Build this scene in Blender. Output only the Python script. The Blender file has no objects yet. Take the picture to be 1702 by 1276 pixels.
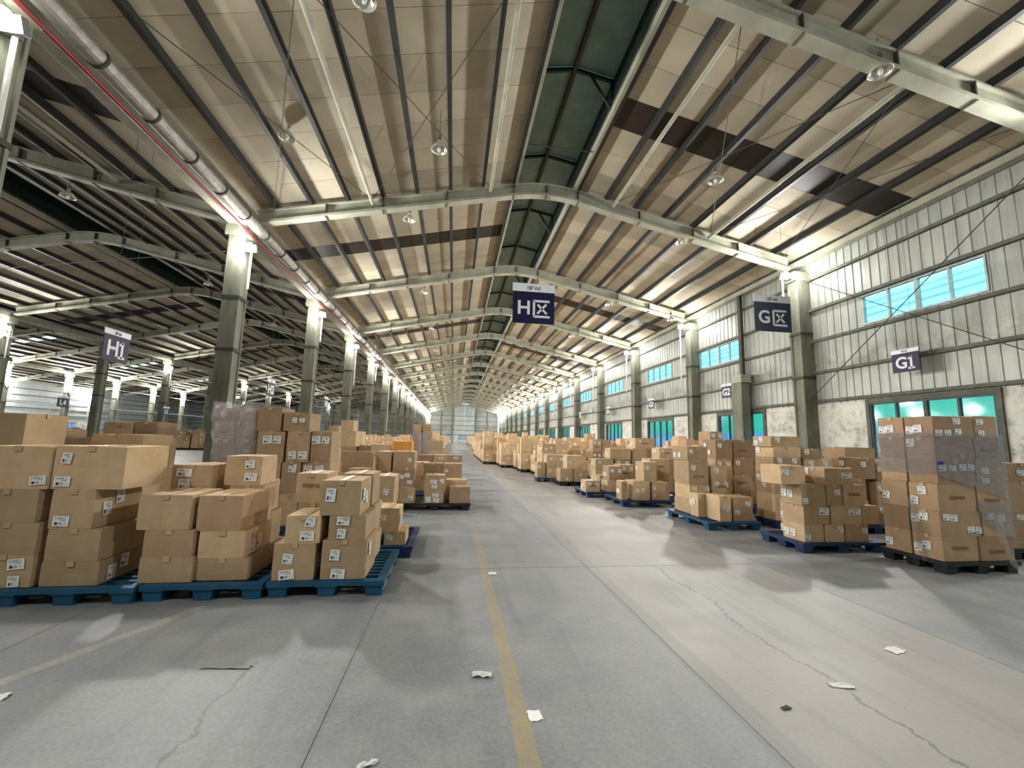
import bpy, bmesh, math, random
from mathutils import Vector, Matrix
C = bpy.context.scene.collection
SC = bpy.context.scene
random.seed(7)
# ------------------------------------------------------------------ camera
H = 1.545
YAW, PITCH, ROLL, FPX = 0.13431, 0.12987, 0.024834, 696.84
f_ = Vector((math.sin(YAW)*math.cos(PITCH), math.cos(YAW)*math.cos(PITCH), math.sin(PITCH)))
r_ = Vector((math.cos(YAW), -math.sin(YAW), 0)); u_ = r_.cross(f_)
r2 = r_*math.cos(ROLL)+u_*math.sin(ROLL); u2 = -r_*math.sin(ROLL)+u_*math.cos(ROLL)
cd = bpy.data.cameras.new('camera'); cam = bpy.data.objects.new('camera', cd); C.objects.link(cam)
M = Matrix((r2, u2, -f_)).transposed().to_4x4(); M.translation = (0, 0, H)
cam.matrix_world = M
cd.sensor_fit = 'HORIZONTAL'; cd.sensor_width = 36; cd.lens = 36*FPX/1702; cd.clip_end = 600; cd.clip_start = .05
SC.camera = cam
# ------------------------------------------------------------------ sky, exposure
w = bpy.data.worlds.new('world'); SC.world = w; w.use_nodes = True
bg = w.node_tree.nodes['Background']; bg.inputs[0].default_value = (.52, .78, .88, 1); bg.inputs[1].default_value = 1.7
SC.view_settings.view_transform = 'Standard'; SC.view_settings.look = 'None'
SC.view_settings.gamma = 1; SC.view_settings.use_curve_mapping = False
SC.view_settings.exposure = 1.22
DIM = .75; DIM_NEAR = .45                # the added fill pair beside the camera is weaker
LAMP_SPILL = .07
LAMP_W = 1050.0          # watts of each floodlight on the columns
LAMP_COL = (1.0, .975, .935)
# stacks of cardboard boxes, metres: name, description, pallet (x0,x1,y0,y1), boxes (column,x0,x1,y0,y1,z0,z1)
STACKS = [
('P1','far left front pallet',(-3.95, -2.76, 4.36, 5.56),[
 (0,-4.16,-3.61,4.4,4.98,0.99,1.37),
 (0,-4.17,-3.66,4.4,4.98,0.7,0.99),
 (0,-4.12,-3.62,4.4,4.98,0.43,0.7),
 (0,-4.1,-3.62,4.4,4.98,0.15,0.43),
 (1,-3.61,-3.01,4.42,5.02,0.99,1.38),
 (1,-3.58,-3.22,4.42,5.02,0.64,0.99),
 (1,-3.57,-3.13,4.42,5.02,0.36,0.64),
 (1,-3.58,-3.11,4.42,5.02,0.15,0.36),
 (2,-5.05,-4.44,5.06,5.56,1.33,1.68),
 (2,-5,-4.41,5.06,5.56,0.937,1.33),
 (2,-5,-4.41,5.06,5.56,0.543,0.937),
 (2,-5,-4.41,5.06,5.56,0.15,0.543),
 (3,-4.3,-3.66,5.1,5.6,0.645,1.14),
 (3,-4.3,-3.66,5.1,5.6,0.15,0.645),
]),
('P1b','pallet behind the far left one',(-4.75, -3.72, 5.85, 7.0),[
 (0,-4.45,-3.86,5.9,6.5,1.06,1.48),
 (0,-4.36,-3.8,5.9,6.5,0.61,1.06),
 (0,-4.33,-3.74,5.9,6.5,0.15,0.61),
 (1,-5.25,-4.54,5.95,6.55,0.93,1.32),
 (1,-5.25,-4.54,5.95,6.55,0.54,0.93),
 (1,-5.25,-4.54,5.95,6.55,0.15,0.54),
 (2,-4.33,-4.13,6.6,7,1.01,1.44),
 (2,-4.33,-4.13,6.6,7,0.58,1.01),
 (2,-4.33,-4.13,6.6,7,0.15,0.58),
]),
('P1c','deep stack at the far left',(-6.3, -5.1, 7.3, 8.4),[
 (0,-5.4,-4.97,7.35,7.85,1.46,1.65),
 (0,-5.42,-4.95,7.35,7.85,1.023,1.46),
 (0,-5.42,-4.95,7.35,7.85,0.587,1.023),
 (0,-5.42,-4.95,7.35,7.85,0.15,0.587),
 (1,-4.96,-4.63,7.35,7.85,1.47,1.67),
 (1,-4.94,-4.61,7.35,7.85,1.03,1.47),
 (1,-4.94,-4.61,7.35,7.85,0.59,1.03),
 (1,-4.94,-4.61,7.35,7.85,0.15,0.59),
 (2,-5.99,-5.49,7.4,7.9,0.977,1.39),
 (2,-5.99,-5.49,7.4,7.9,0.563,0.977),
 (2,-5.99,-5.49,7.4,7.9,0.15,0.563),
 (3,-6.31,-6.01,7.4,7.9,1.057,1.51),
 (3,-6.31,-6.01,7.4,7.9,0.603,1.057),
 (3,-6.31,-6.01,7.4,7.9,0.15,0.603),
 (4,-6.73,-6.33,7.4,7.9,1.077,1.54),
 (4,-6.73,-6.33,7.4,7.9,0.613,1.077),
 (4,-6.73,-6.33,7.4,7.9,0.15,0.613),
]),
('P2','second pallet from the left in front',(-2.74, -1.7, 4.4, 5.9),[
 (0,-2.89,-2.43,4.46,5.02,0.62,0.94),
 (0,-2.81,-2.38,4.46,5.02,0.38,0.62),
 (0,-2.82,-2.36,4.46,5.02,0.15,0.38),
 (1,-2.4,-1.99,4.5,5.1,0.6,0.93),
 (1,-2.36,-1.94,4.5,5.1,0.35,0.6),
 (1,-2.37,-1.89,4.5,5.1,0.15,0.35),
 (2,-2.98,-2.58,5.03,5.53,0.88,1.18),
 (2,-2.94,-2.55,5.03,5.53,0.515,0.88),
 (2,-2.94,-2.55,5.03,5.53,0.15,0.515),
 (3,-2.5,-2.11,5.12,5.54,0.96,1.28),
 (3,-2.43,-2.06,5.12,5.54,0.71,0.96),
 (3,-2.48,-2.13,5.12,5.54,0.15,0.71),
 (4,-2.48,-2.19,5.56,5.9,0.6,0.96),
 (4,-2.48,-2.14,5.56,5.9,0.22,0.6),
 (4,-2.47,-2.1,5.56,5.9,0.15,0.22),
]),
('P3','left pallet with bare right edge',(-1.62, -0.6, 4.42, 5.6),[
 (0,-1.58,-1.25,4.46,4.96,0.49,0.75),
 (0,-1.67,-1.28,4.46,4.96,0.15,0.49),
 (1,-1.28,-0.89,4.46,5.02,0.75,1.09),
 (1,-1.18,-0.82,4.46,5.02,0.52,0.75),
 (1,-1.23,-0.8,4.46,5.02,0.15,0.52),
 (2,-1.7,-1.37,5,5.45,0.79,1.11),
 (2,-1.66,-1.34,5,5.45,0.57,0.79),
 (2,-1.64,-1.32,5,5.45,0.15,0.57),
 (3,-1.23,-0.88,5.04,5.54,0.76,1.11),
 (3,-1.19,-0.85,5.04,5.54,0.43,0.76),
 (3,-1.17,-0.83,5.04,5.54,0.15,0.43),
]),
('P4','dark pallet behind the bare pallet edge',(-1.42, -0.45, 5.72, 6.9),[
 (0,-0.92,-0.65,5.78,6.2,0.32,0.61),
 (0,-0.84,-0.56,5.78,6.2,0.15,0.32),
 (1,-1.2,-0.96,5.85,6.35,0.29,0.63),
 (1,-1.18,-0.94,5.85,6.35,0.15,0.29),
 (2,-1.05,-0.86,6.4,6.9,0.21,0.52),
 (2,-1.03,-0.84,6.4,6.9,0.15,0.21),
]),
('P4b','stack just behind the dark pallet',(-1.95, -0.9, 7.05, 8.1),[
 (0,-1.23,-0.91,7.1,7.7,0.46,0.9),
 (0,-1.24,-0.92,7.1,7.7,0.15,0.46),
 (1,-1.52,-1.26,7.1,7.7,0.46,0.81),
 (1,-1.5,-1.24,7.1,7.7,0.15,0.46),
]),
('P6','tall stack of the left block',(-3.9, -2.36, 6.95, 8.05),[
 (0,-3.03,-2.67,7,7.55,1.57,1.94),
 (0,-3,-2.6,7,7.55,1.1,1.57),
 (0,-2.95,-2.62,7,7.55,0.625,1.1),
 (0,-2.95,-2.62,7,7.55,0.15,0.625),
 (1,-2.65,-2.25,7,7.55,1.58,1.87),
 (1,-2.57,-2.23,7,7.55,1.1,1.58),
 (1,-2.61,-2.33,7,7.55,0.625,1.1),
 (1,-2.61,-2.33,7,7.55,0.15,0.625),
 (2,-2.22,-1.91,7.03,7.58,1.11,1.59),
 (2,-2.32,-1.9,7.03,7.58,0.63,1.11),
 (2,-2.32,-1.9,7.03,7.58,0.15,0.63),
]),
('P6w','film wrapped stack at left',(-5.25, -4.0, 7.15, 8.25),[
 (0,-3.76,-3.41,7.2,8.1,1.7,1.92),
 (0,-3.74,-3.43,7.2,8.1,1.42,1.7),
 (0,-3.71,-3.41,7.2,8.1,1.1,1.42),
 (0,-3.68,-3.37,7.2,8.1,0.625,1.1),
 (0,-3.68,-3.37,7.2,8.1,0.15,0.625),
 (1,-3.39,-3.14,7.2,8.1,1.71,1.92),
 (1,-3.42,-3.12,7.2,8.1,1.43,1.71),
 (1,-3.39,-3.09,7.2,8.1,1.1,1.43),
 (1,-3.36,-3.06,7.2,8.1,0.625,1.1),
 (1,-3.36,-3.06,7.2,8.1,0.15,0.625),
]),
('P7','left stack with big brown boxes',(-2.9, -0.9, 8.6, 10.1),[
 (0,-2,-1.62,8.65,9.15,0.65,0.89),
 (0,-1.99,-1.6,8.65,9.15,0.15,0.65),
 (1,-2.3,-1.69,9.3,9.54,0.78,1.2),
 (1,-2.27,-1.66,9.3,9.54,0.465,0.78),
 (1,-2.27,-1.66,9.3,9.54,0.15,0.465),
 (2,-1.64,-1.32,9.55,10.15,0.76,1.2),
 (2,-1.71,-1.46,9.55,10.15,0.15,0.76),
 (3,-1.29,-0.82,9.55,10.15,0.77,1.21),
 (3,-1.42,-1.15,9.55,10.15,0.15,0.77),
]),
('P7b','stack behind the big brown boxes',(-3.7, -2.2, 10.6, 11.7),[
 (0,-2.73,-2.42,10.7,11.2,1.64,1.9),
 (0,-2.71,-2.35,10.7,11.2,1.26,1.64),
 (0,-2.68,-2.32,10.7,11.2,0.89,1.26),
 (0,-2.68,-2.32,10.7,11.2,0.52,0.89),
 (0,-2.68,-2.32,10.7,11.2,0.15,0.52),
 (1,-2.28,-1.97,10.75,11.25,1.01,1.3),
 (1,-2.26,-1.95,10.75,11.25,0.58,1.01),
 (1,-2.26,-1.95,10.75,11.25,0.15,0.58),
 (2,-3.14,-2.88,11.2,11.7,1.54,1.77),
 (2,-3.12,-2.86,11.2,11.7,1.077,1.54),
 (2,-3.12,-2.86,11.2,11.7,0.613,1.077),
 (2,-3.12,-2.86,11.2,11.7,0.15,0.613),
]),
('P5','left aisle pallet with tall box',(-0.88, 0.32, 9.26, 10.3),[
 (0,-1.13,-0.78,9.3,9.52,0.48,0.86),
 (0,-1.2,-0.76,9.3,9.52,0.15,0.48),
 (1,-0.57,-0.15,9.3,9.8,0.15,0.73),
 (2,-0.04,0.41,9.3,9.75,0.15,0.49),
 (3,-0.13,0.35,9.8,10.25,0.15,0.59),
]),
('P8','second left aisle pallet',(-0.9, 0.32, 10.75, 11.9),[
 (0,-0.71,-0.25,10.8,11.3,0.49,0.89),
 (0,-0.69,-0.23,10.8,11.3,0.15,0.49),
 (1,-0.22,0.25,10.8,11.3,0.5,0.89),
 (1,-0.2,0.26,10.8,11.3,0.15,0.5),
 (2,-0.96,-0.62,11.35,11.85,0.515,0.88),
 (2,-0.96,-0.62,11.35,11.85,0.15,0.515),
]),
('P9','third left aisle pallet',(-0.95, 0.32, 12.5, 13.7),[
 (0,-0.97,-0.56,12.55,13.05,0.74,1.02),
 (0,-0.95,-0.54,12.55,13.05,0.15,0.74),
 (1,-0.54,-0.16,12.55,13.05,0.75,1.03),
 (1,-0.53,-0.15,12.55,13.05,0.15,0.75),
 (2,-0.14,0.28,12.55,13.05,0.76,1.03),
 (2,-0.13,0.29,12.55,13.05,0.15,0.76),
]),
('P9b','stack with the orange carton',(-2.4, -1.1, 12.9, 14.0),[
 (0,-1.77,-1.21,12.95,13.45,1.13,1.39),
 (0,-1.81,-1.18,12.95,13.45,0.74,1.13),
 (0,-1.79,-1.16,12.95,13.45,0.15,0.74),
 (1,-2.35,-1.86,13,13.5,0.99,1.29),
 (1,-2.33,-1.84,13,13.5,0.57,0.99),
 (1,-2.33,-1.84,13,13.5,0.15,0.57),
]),
('P10','tall wrapped stack beside left aisle',(-1.6, -0.5, 16.4, 17.6),[
 (0,-1.54,-1.22,16.5,17.4,1.75,2.01),
 (0,-1.52,-1.21,16.5,17.4,1.37,1.75),
 (0,-1.5,-1.19,16.5,17.4,0.963,1.37),
 (0,-1.5,-1.19,16.5,17.4,0.557,0.963),
 (0,-1.5,-1.19,16.5,17.4,0.15,0.557),
 (1,-1.2,-0.86,16.5,17.4,1.76,2.02),
 (1,-1.18,-0.85,16.5,17.4,1.37,1.76),
 (1,-1.17,-0.83,16.5,17.4,0.963,1.37),
 (1,-1.17,-0.83,16.5,17.4,0.557,0.963),
 (1,-1.17,-0.83,16.5,17.4,0.15,0.557),
]),
('P11','stack at the far left aisle edge',(-0.5, 0.1, 15.2, 16.3),[
 (0,-0.85,-0.35,15.3,15.8,1.08,1.42),
 (0,-0.88,-0.33,15.3,15.8,0.615,1.08),
 (0,-0.88,-0.33,15.3,15.8,0.15,0.615),
]),
('P11b','small stack beyond left aisle edge',(-0.4, 0.1, 18.4, 19.4),[
 (0,-0.63,-0.28,18.5,19,0.62,1.09),
 (0,-0.63,-0.28,18.5,19,0.15,0.62),
]),
('R1','right film wrapped pallet',(6.14, 7.22, 4.66, 5.5),[
 (0,6.2,6.84,4.7,5.06,1.7,1.98),
 (0,6.19,6.8,4.7,5.06,1.41,1.7),
 (0,6.19,6.78,4.7,5.06,1.1,1.41),
 (0,6.17,6.75,4.7,5.06,0.76,1.1),
 (0,6.16,6.78,4.7,5.06,0.45,0.76),
 (0,6.16,6.7,4.7,5.06,0.15,0.45),
 (1,6.85,7.21,4.7,5.06,1.71,2),
 (1,6.82,7.22,4.7,5.06,1.42,1.71),
 (1,6.8,7.23,4.7,5.06,1.11,1.42),
 (1,6.77,7.22,4.7,5.06,0.76,1.11),
 (1,6.8,7.23,4.7,5.06,0.45,0.76),
 (1,6.71,7.25,4.7,5.06,0.15,0.45),
 (2,6.2,6.84,5.07,5.43,1.7,1.98),
 (2,6.19,6.8,5.07,5.43,1.41,1.7),
 (2,6.19,6.78,5.07,5.43,1.1,1.41),
 (2,6.17,6.75,5.07,5.43,0.76,1.1),
 (2,6.16,6.78,5.07,5.43,0.45,0.76),
 (2,6.16,6.7,5.07,5.43,0.15,0.45),
 (3,6.85,7.21,5.07,5.43,1.71,2),
 (3,6.82,7.22,5.07,5.43,1.42,1.71),
 (3,6.8,7.23,5.07,5.43,1.11,1.42),
 (3,6.77,7.22,5.07,5.43,0.76,1.11),
 (3,6.8,7.23,5.07,5.43,0.45,0.76),
 (3,6.71,7.25,5.07,5.43,0.15,0.45),
]),
('R0','stack at right picture edge',(7.72, 8.8, 5.2, 6.3),[
 (0,8.07,8.72,5.25,5.85,1.1,1.37),
 (0,8.05,8.68,5.25,5.85,0.67,1.1),
 (0,8.04,8.65,5.25,5.85,0.26,0.67),
 (0,8.03,8.61,5.25,5.85,0.15,0.26),
]),
('R2','brick stacked right pallet',(5.1, 6.45, 5.68, 6.55),[
 (0,4.82,5.23,5.72,6.14,0.98,1.25),
 (0,5.14,5.55,5.72,6.14,0.67,0.98),
 (0,5.16,5.59,5.72,6.14,0.4,0.67),
 (0,5.15,5.48,5.72,6.14,0.15,0.4),
 (1,5.55,6.05,5.72,6.14,0.98,1.22),
 (1,5.57,5.83,5.72,6.14,0.67,0.98),
 (1,5.62,6.14,5.72,6.14,0.4,0.67),
 (1,5.5,5.82,5.72,6.14,0.15,0.4),
 (2,5.85,6.21,5.72,6.14,0.67,0.98),
 (2,6.15,6.44,5.72,6.14,0.4,0.67),
 (2,5.84,6.23,5.72,6.14,0.15,0.4),
 (3,5.11,5.43,6.16,6.52,0.94,1.22),
 (3,5.46,5.86,6.16,6.52,0.6,0.94),
 (3,5.44,5.84,6.16,6.52,0.31,0.6),
 (3,5.43,5.81,6.16,6.52,0.15,0.31),
]),
('R2b','stack between the two right pallets',(6.75, 7.8, 6.85, 7.95),[
 (0,7.43,7.77,6.9,7.35,0.97,1.35),
 (0,7.26,7.54,6.9,7.35,0.59,0.97),
 (0,7.3,7.57,6.9,7.35,0.24,0.59),
 (0,7.3,7.54,6.9,7.35,0.15,0.24),
 (1,7.78,8.1,6.9,7.4,0.93,1.26),
 (1,7.75,8.07,6.9,7.4,0.54,0.93),
 (1,7.75,8.07,6.9,7.4,0.15,0.54),
 (2,7.66,8.36,7.4,7.9,1.3,1.54),
 (2,7.58,8.12,7.4,7.9,0.917,1.3),
 (2,7.58,8.12,7.4,7.9,0.533,0.917),
 (2,7.58,8.12,7.4,7.9,0.15,0.533),
]),
('R2c','stack behind brick stacked pallet',(5.45, 6.65, 7.3, 8.5),[
 (0,6.02,6.65,7.35,7.85,1.52,1.72),
 (0,6.06,6.66,7.35,7.85,1.32,1.52),
 (0,6.05,6.65,7.35,7.85,1.14,1.32),
 (0,6.04,6.63,7.35,7.85,0.645,1.14),
 (0,6.04,6.63,7.35,7.85,0.15,0.645),
 (1,6.68,7.09,7.35,7.85,1.29,1.5),
 (1,6.72,7.31,7.35,7.85,1.05,1.29),
 (1,6.7,7.29,7.35,7.85,0.6,1.05),
 (1,6.7,7.29,7.35,7.85,0.15,0.6),
]),
('R3','right blue pallet with two big boxes',(4.58, 5.6, 7.21, 8.7),[
 (0,4.85,5.09,7.26,7.68,0.15,0.6),
 (1,5.15,5.55,7.3,7.72,0.15,0.58),
 (2,4.7,4.95,7.7,8,0.15,0.58),
 (3,4.71,5.16,8.05,8.65,1.2,1.48),
 (3,4.73,5.17,8.05,8.65,0.71,1.2),
 (3,4.74,5.18,8.05,8.65,0.43,0.71),
 (3,4.73,5.17,8.05,8.65,0.15,0.43),
 (4,5.22,5.71,8.05,8.65,0.82,1.09),
 (4,5.24,5.65,8.05,8.65,0.55,0.82),
 (4,5.23,5.63,8.05,8.65,0.15,0.55),
]),
('R3b','stack near the short wall post',(5.7, 6.9, 8.8, 9.95),[
 (0,5.87,6.29,8.85,9.35,1.21,1.64),
 (0,5.85,6.27,8.85,9.35,0.85,1.21),
 (0,5.83,6.26,8.85,9.35,0.5,0.85),
 (0,5.83,6.26,8.85,9.35,0.15,0.5),
 (1,6.34,6.83,8.9,9.4,1.25,1.65),
 (1,6.33,6.81,8.9,9.4,0.85,1.25),
 (1,6.31,6.78,8.9,9.4,0.5,0.85),
 (1,6.31,6.78,8.9,9.4,0.15,0.5),
 (2,6.1,6.44,9.4,9.9,1.51,1.84),
 (2,6.08,6.47,9.4,9.9,1.057,1.51),
 (2,6.08,6.47,9.4,9.9,0.603,1.057),
 (2,6.08,6.47,9.4,9.9,0.15,0.603),
 (3,7.16,7.56,9.3,9.8,1.18,1.61),
 (3,7.14,7.53,9.3,9.8,0.665,1.18),
 (3,7.14,7.53,9.3,9.8,0.15,0.665),
]),
('R4','middle pallet of the right row',(4.28, 5.32, 9.8, 11.1),[
 (0,4.62,4.96,9.85,10.35,0.6,1.06),
 (0,4.34,4.78,9.85,10.35,0.15,0.6),
 (1,4.84,5.3,9.9,10.4,0.15,0.57),
 (2,4.07,4.22,9.9,10.25,0.15,0.59),
 (3,5.09,5.64,10.5,11,0.77,1.11),
 (3,5.08,5.63,10.5,11,0.15,0.77),
]),
('R4b','wide stack behind middle right pallet',(5.05, 7.0, 11.4, 12.6),[
 (0,5.85,6.29,11.45,11.95,1.07,1.38),
 (0,5.84,6.28,11.45,11.95,0.61,1.07),
 (0,5.84,6.28,11.45,11.95,0.15,0.61),
 (1,6.33,6.7,11.45,11.95,1.08,1.44),
 (1,6.32,6.69,11.45,11.95,0.615,1.08),
 (1,6.32,6.69,11.45,11.95,0.15,0.615),
 (2,6.77,7.33,11.45,11.95,0.89,1.4),
 (2,6.75,7.31,11.45,11.95,0.52,0.89),
 (2,6.75,7.31,11.45,11.95,0.15,0.52),
]),
('R5','right pallet with bare corner',(3.7, 4.72, 11.35, 12.6),[
 (0,3.66,4.08,11.4,11.9,0.15,0.45),
 (1,4.32,4.74,11.4,11.9,0.46,0.85),
 (1,4.28,4.74,11.4,11.9,0.15,0.46),
 (2,4.86,5.34,11.95,12.45,0.48,0.87),
 (2,4.86,5.34,11.95,12.45,0.15,0.48),
 (3,4.24,4.49,11.95,12.35,0.15,0.55),
]),
('R5b','stack behind bare corner pallet',(4.1, 6.0, 13.1, 14.3),[
 (0,4.54,5.15,13.15,13.65,0.61,0.97),
 (0,4.54,5.14,13.15,13.65,0.15,0.61),
 (1,5.03,5.74,13.15,13.65,0.98,1.32),
 (1,5.19,5.74,13.15,13.65,0.61,0.98),
 (1,5.18,5.73,13.15,13.65,0.15,0.61),
 (2,5.8,6.28,13.15,13.65,0.99,1.34),
 (2,5.78,6.33,13.15,13.65,0.57,0.99),
 (2,5.78,6.33,13.15,13.65,0.15,0.57),
 (3,6.11,6.83,13.65,14.15,1.33,1.68),
 (3,6.11,6.82,13.65,14.15,0.937,1.33),
 (3,6.11,6.82,13.65,14.15,0.543,0.937),
 (3,6.11,6.82,13.65,14.15,0.15,0.543),
]),
('R6','small right aisle pallet',(3.72, 4.62, 14.1, 15.2),[
 (0,3.87,4.44,14.15,14.7,0.58,1.03),
 (0,3.64,4.1,14.15,14.7,0.15,0.58),
 (1,4.12,4.61,14.15,14.7,0.15,0.58),
]),
('R6b','tall stack behind small aisle pallet',(4.75, 6.1, 15.6, 16.7),[
 (0,5.29,5.65,15.65,16.15,1.15,1.6),
 (0,5.29,5.65,15.65,16.15,0.65,1.15),
 (0,5.29,5.65,15.65,16.15,0.15,0.65),
 (1,5.67,6.03,15.65,16.15,1.15,1.61),
 (1,5.67,6.03,15.65,16.15,0.65,1.15),
 (1,5.67,6.03,15.65,16.15,0.15,0.65),
]),
('R7','last small pallet at right aisle',(3.35, 4.25, 15.4, 16.4),[
 (0,3.46,4.2,15.45,16,0.5,0.99),
 (0,3.47,3.93,15.45,16,0.15,0.5),
 (1,3.11,3.43,15.5,15.95,0.15,0.71),
]),
]
STICKERS = [
('P1',4,-0.19,0.28,0.08,0.1),('P1',4,-0.2,0.07,0.13,0.09),('P1',0,0.195,0.08,0.13,0.08),('P1',5,-0.07,0.07,0.13,0.09),('P1',3,0.11,0.2,0.13,0.09),('P1',3,0.11,0.055,0.09,0.09),('P2',6,-0.07,0.22,0.15,0.08),('P2',6,-0.06,0.1,0.11,0.1),('P2',9,0.065,0.23,0.1,0.09),('P2',9,0.085,0.09,0.13,0.09),('P3',1,-0.055,0.2,0.09,0.09),('P3',1,-0.055,0.055,0.14,0.09),('P3',4,-0.085,0.23,0.09,0.1),('P3',4,-0.045,0.055,0.13,0.09),('P3',0,0.065,0.2,0.09,0.09),('P3',0,0.045,0.07,0.13,0.09),('P3',3,-0.04,0.18,0.12,0.08),('P3',3,-0.05,0.06,0.08,0.09),('P3',2,-0.095,0.2,0.09,0.13),('P6',1,-0.05,0.34,0.13,0.12),('P6',1,0.09,0.34,0.11,0.12),('P6',5,-0.07,0.11,0.11,0.12),('P6',5,0.08,0.11,0.13,0.12),('P6',8,-0.08,0.34,0.13,0.12),('P6',8,0.065,0.34,0.11,0.11),('P6',4,-0.03,0.17,0.07,0.08),('P6',4,0.08,0.17,0.08,0.07),('P6',6,0.02,0.385,0.11,0.12),('P6',9,-0.12,0.37,0.12,0.11),('P6',9,0.05,0.37,0.12,0.11),('P4',0,-0.08,0.17,0.09,0.07),('P4',1,-0.07,0.09,0.09,0.07),('P4b',0,0.03,0.19,0.08,0.09),('P5',0,-0.095,0.21,0.08,0.08),('P5',0,0.015,0.24,0.1,0.09),('P5',0,0.065,0.1,0.1,0.08),('P5',1,0.13,0.11,0.1,0.09),('P5',2,-0.02,0.44,0.13,0.09),('P5',2,0,0.34,0.12,0.07),('P5',2,0.03,0.16,0.13,0.08),('P5',2,0.05,0.055,0.12,0.09),('P5',2,-0.12,0.07,0.1,0.12),('P5',2,0.155,0.46,0.09,0.09),('P7',7,0.125,0.26,0.08,0.08),('P8',2,-0.155,0.21,0.08,0.07),('P9',2,-0.04,0.19,0.07,0.07),('P9',2,0.05,0.19,0.07,0.06),('P9',4,-0.02,0.19,0.07,0.07),('P9',4,0.06,0.19,0.07,0.07),('R3',0,0.01,0.23,0.14,0.1),('R3',1,-0.12,0.16,0.1,0.08),('R3',1,0.09,0.31,0.1,0.08),('R3',3,-0.145,0.18,0.08,0.08),('R3',5,-0.11,0.2,0.09,0.08),('R3',5,0.165,0.2,0.09,0.08),('R4',1,-0.12,0.23,0.09,0.08),('R4',1,0.04,0.23,0.07,0.09),('R4',2,-0.17,0.29,0.09,0.1),('R4',2,-0.175,0.12,0.09,0.09),('R5',2,0.12,0.13,0.09,0.08),('R6',1,0,0.1,0.08,0.08),('R6',2,-0.005,0.23,0.09,0.08),('R6',0,-0.185,0.22,0.08,0.08),('R2',0,-0.135,0.17,0.12,0.08),('R2',4,0.12,0.14,0.18,0.08),('R2',5,0.04,0.2,0.09,0.08),('R2',1,-0.145,0.07,0.09,0.08),('R2',2,0.125,0.19,0.16,0.1),('R2',6,0.13,0.18,0.21,0.08),('R2',3,-0.11,0.07,0.09,0.08),('R2',7,0.09,0.18,0.09,0.09),('R2',10,0.125,0.16,0.09,0.08),('R1',0,0.05,0.22,0.11,0.08),('R1',6,-0.1,0.21,0.11,0.07),('R1',0,-0.24,0.06,0.11,0.08),('R1',0,-0.1,0.06,0.1,0.08),('R1',0,0.06,0.08,0.1,0.08),('R1',6,-0.09,0.06,0.1,0.08),('R1',2,-0.205,0.21,0.11,0.08),('R1',2,-0.055,0.21,0.11,0.07),('R1',2,0.105,0.22,0.11,0.08),('R1',2,0.235,0.22,0.1,0.08),('R1',8,-0.085,0.17,0.11,0.08),('R1',8,-0.095,0.045,0.11,0.07),('R1',4,-0.21,0.24,0.1,0.08),('R1',4,-0.1,0.23,0.1,0.08),('R1',4,0.14,0.09,0.11,0.07),('R1',4,0.255,0.08,0.09,0.08),('R1',10,-0.085,0.25,0.09,0.08),('R1',10,0.085,0.24,0.1,0.09),('R0',0,-0.025,0.13,0.15,0.08),('R0',2,-0.075,0.33,0.15,0.07),
]
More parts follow.
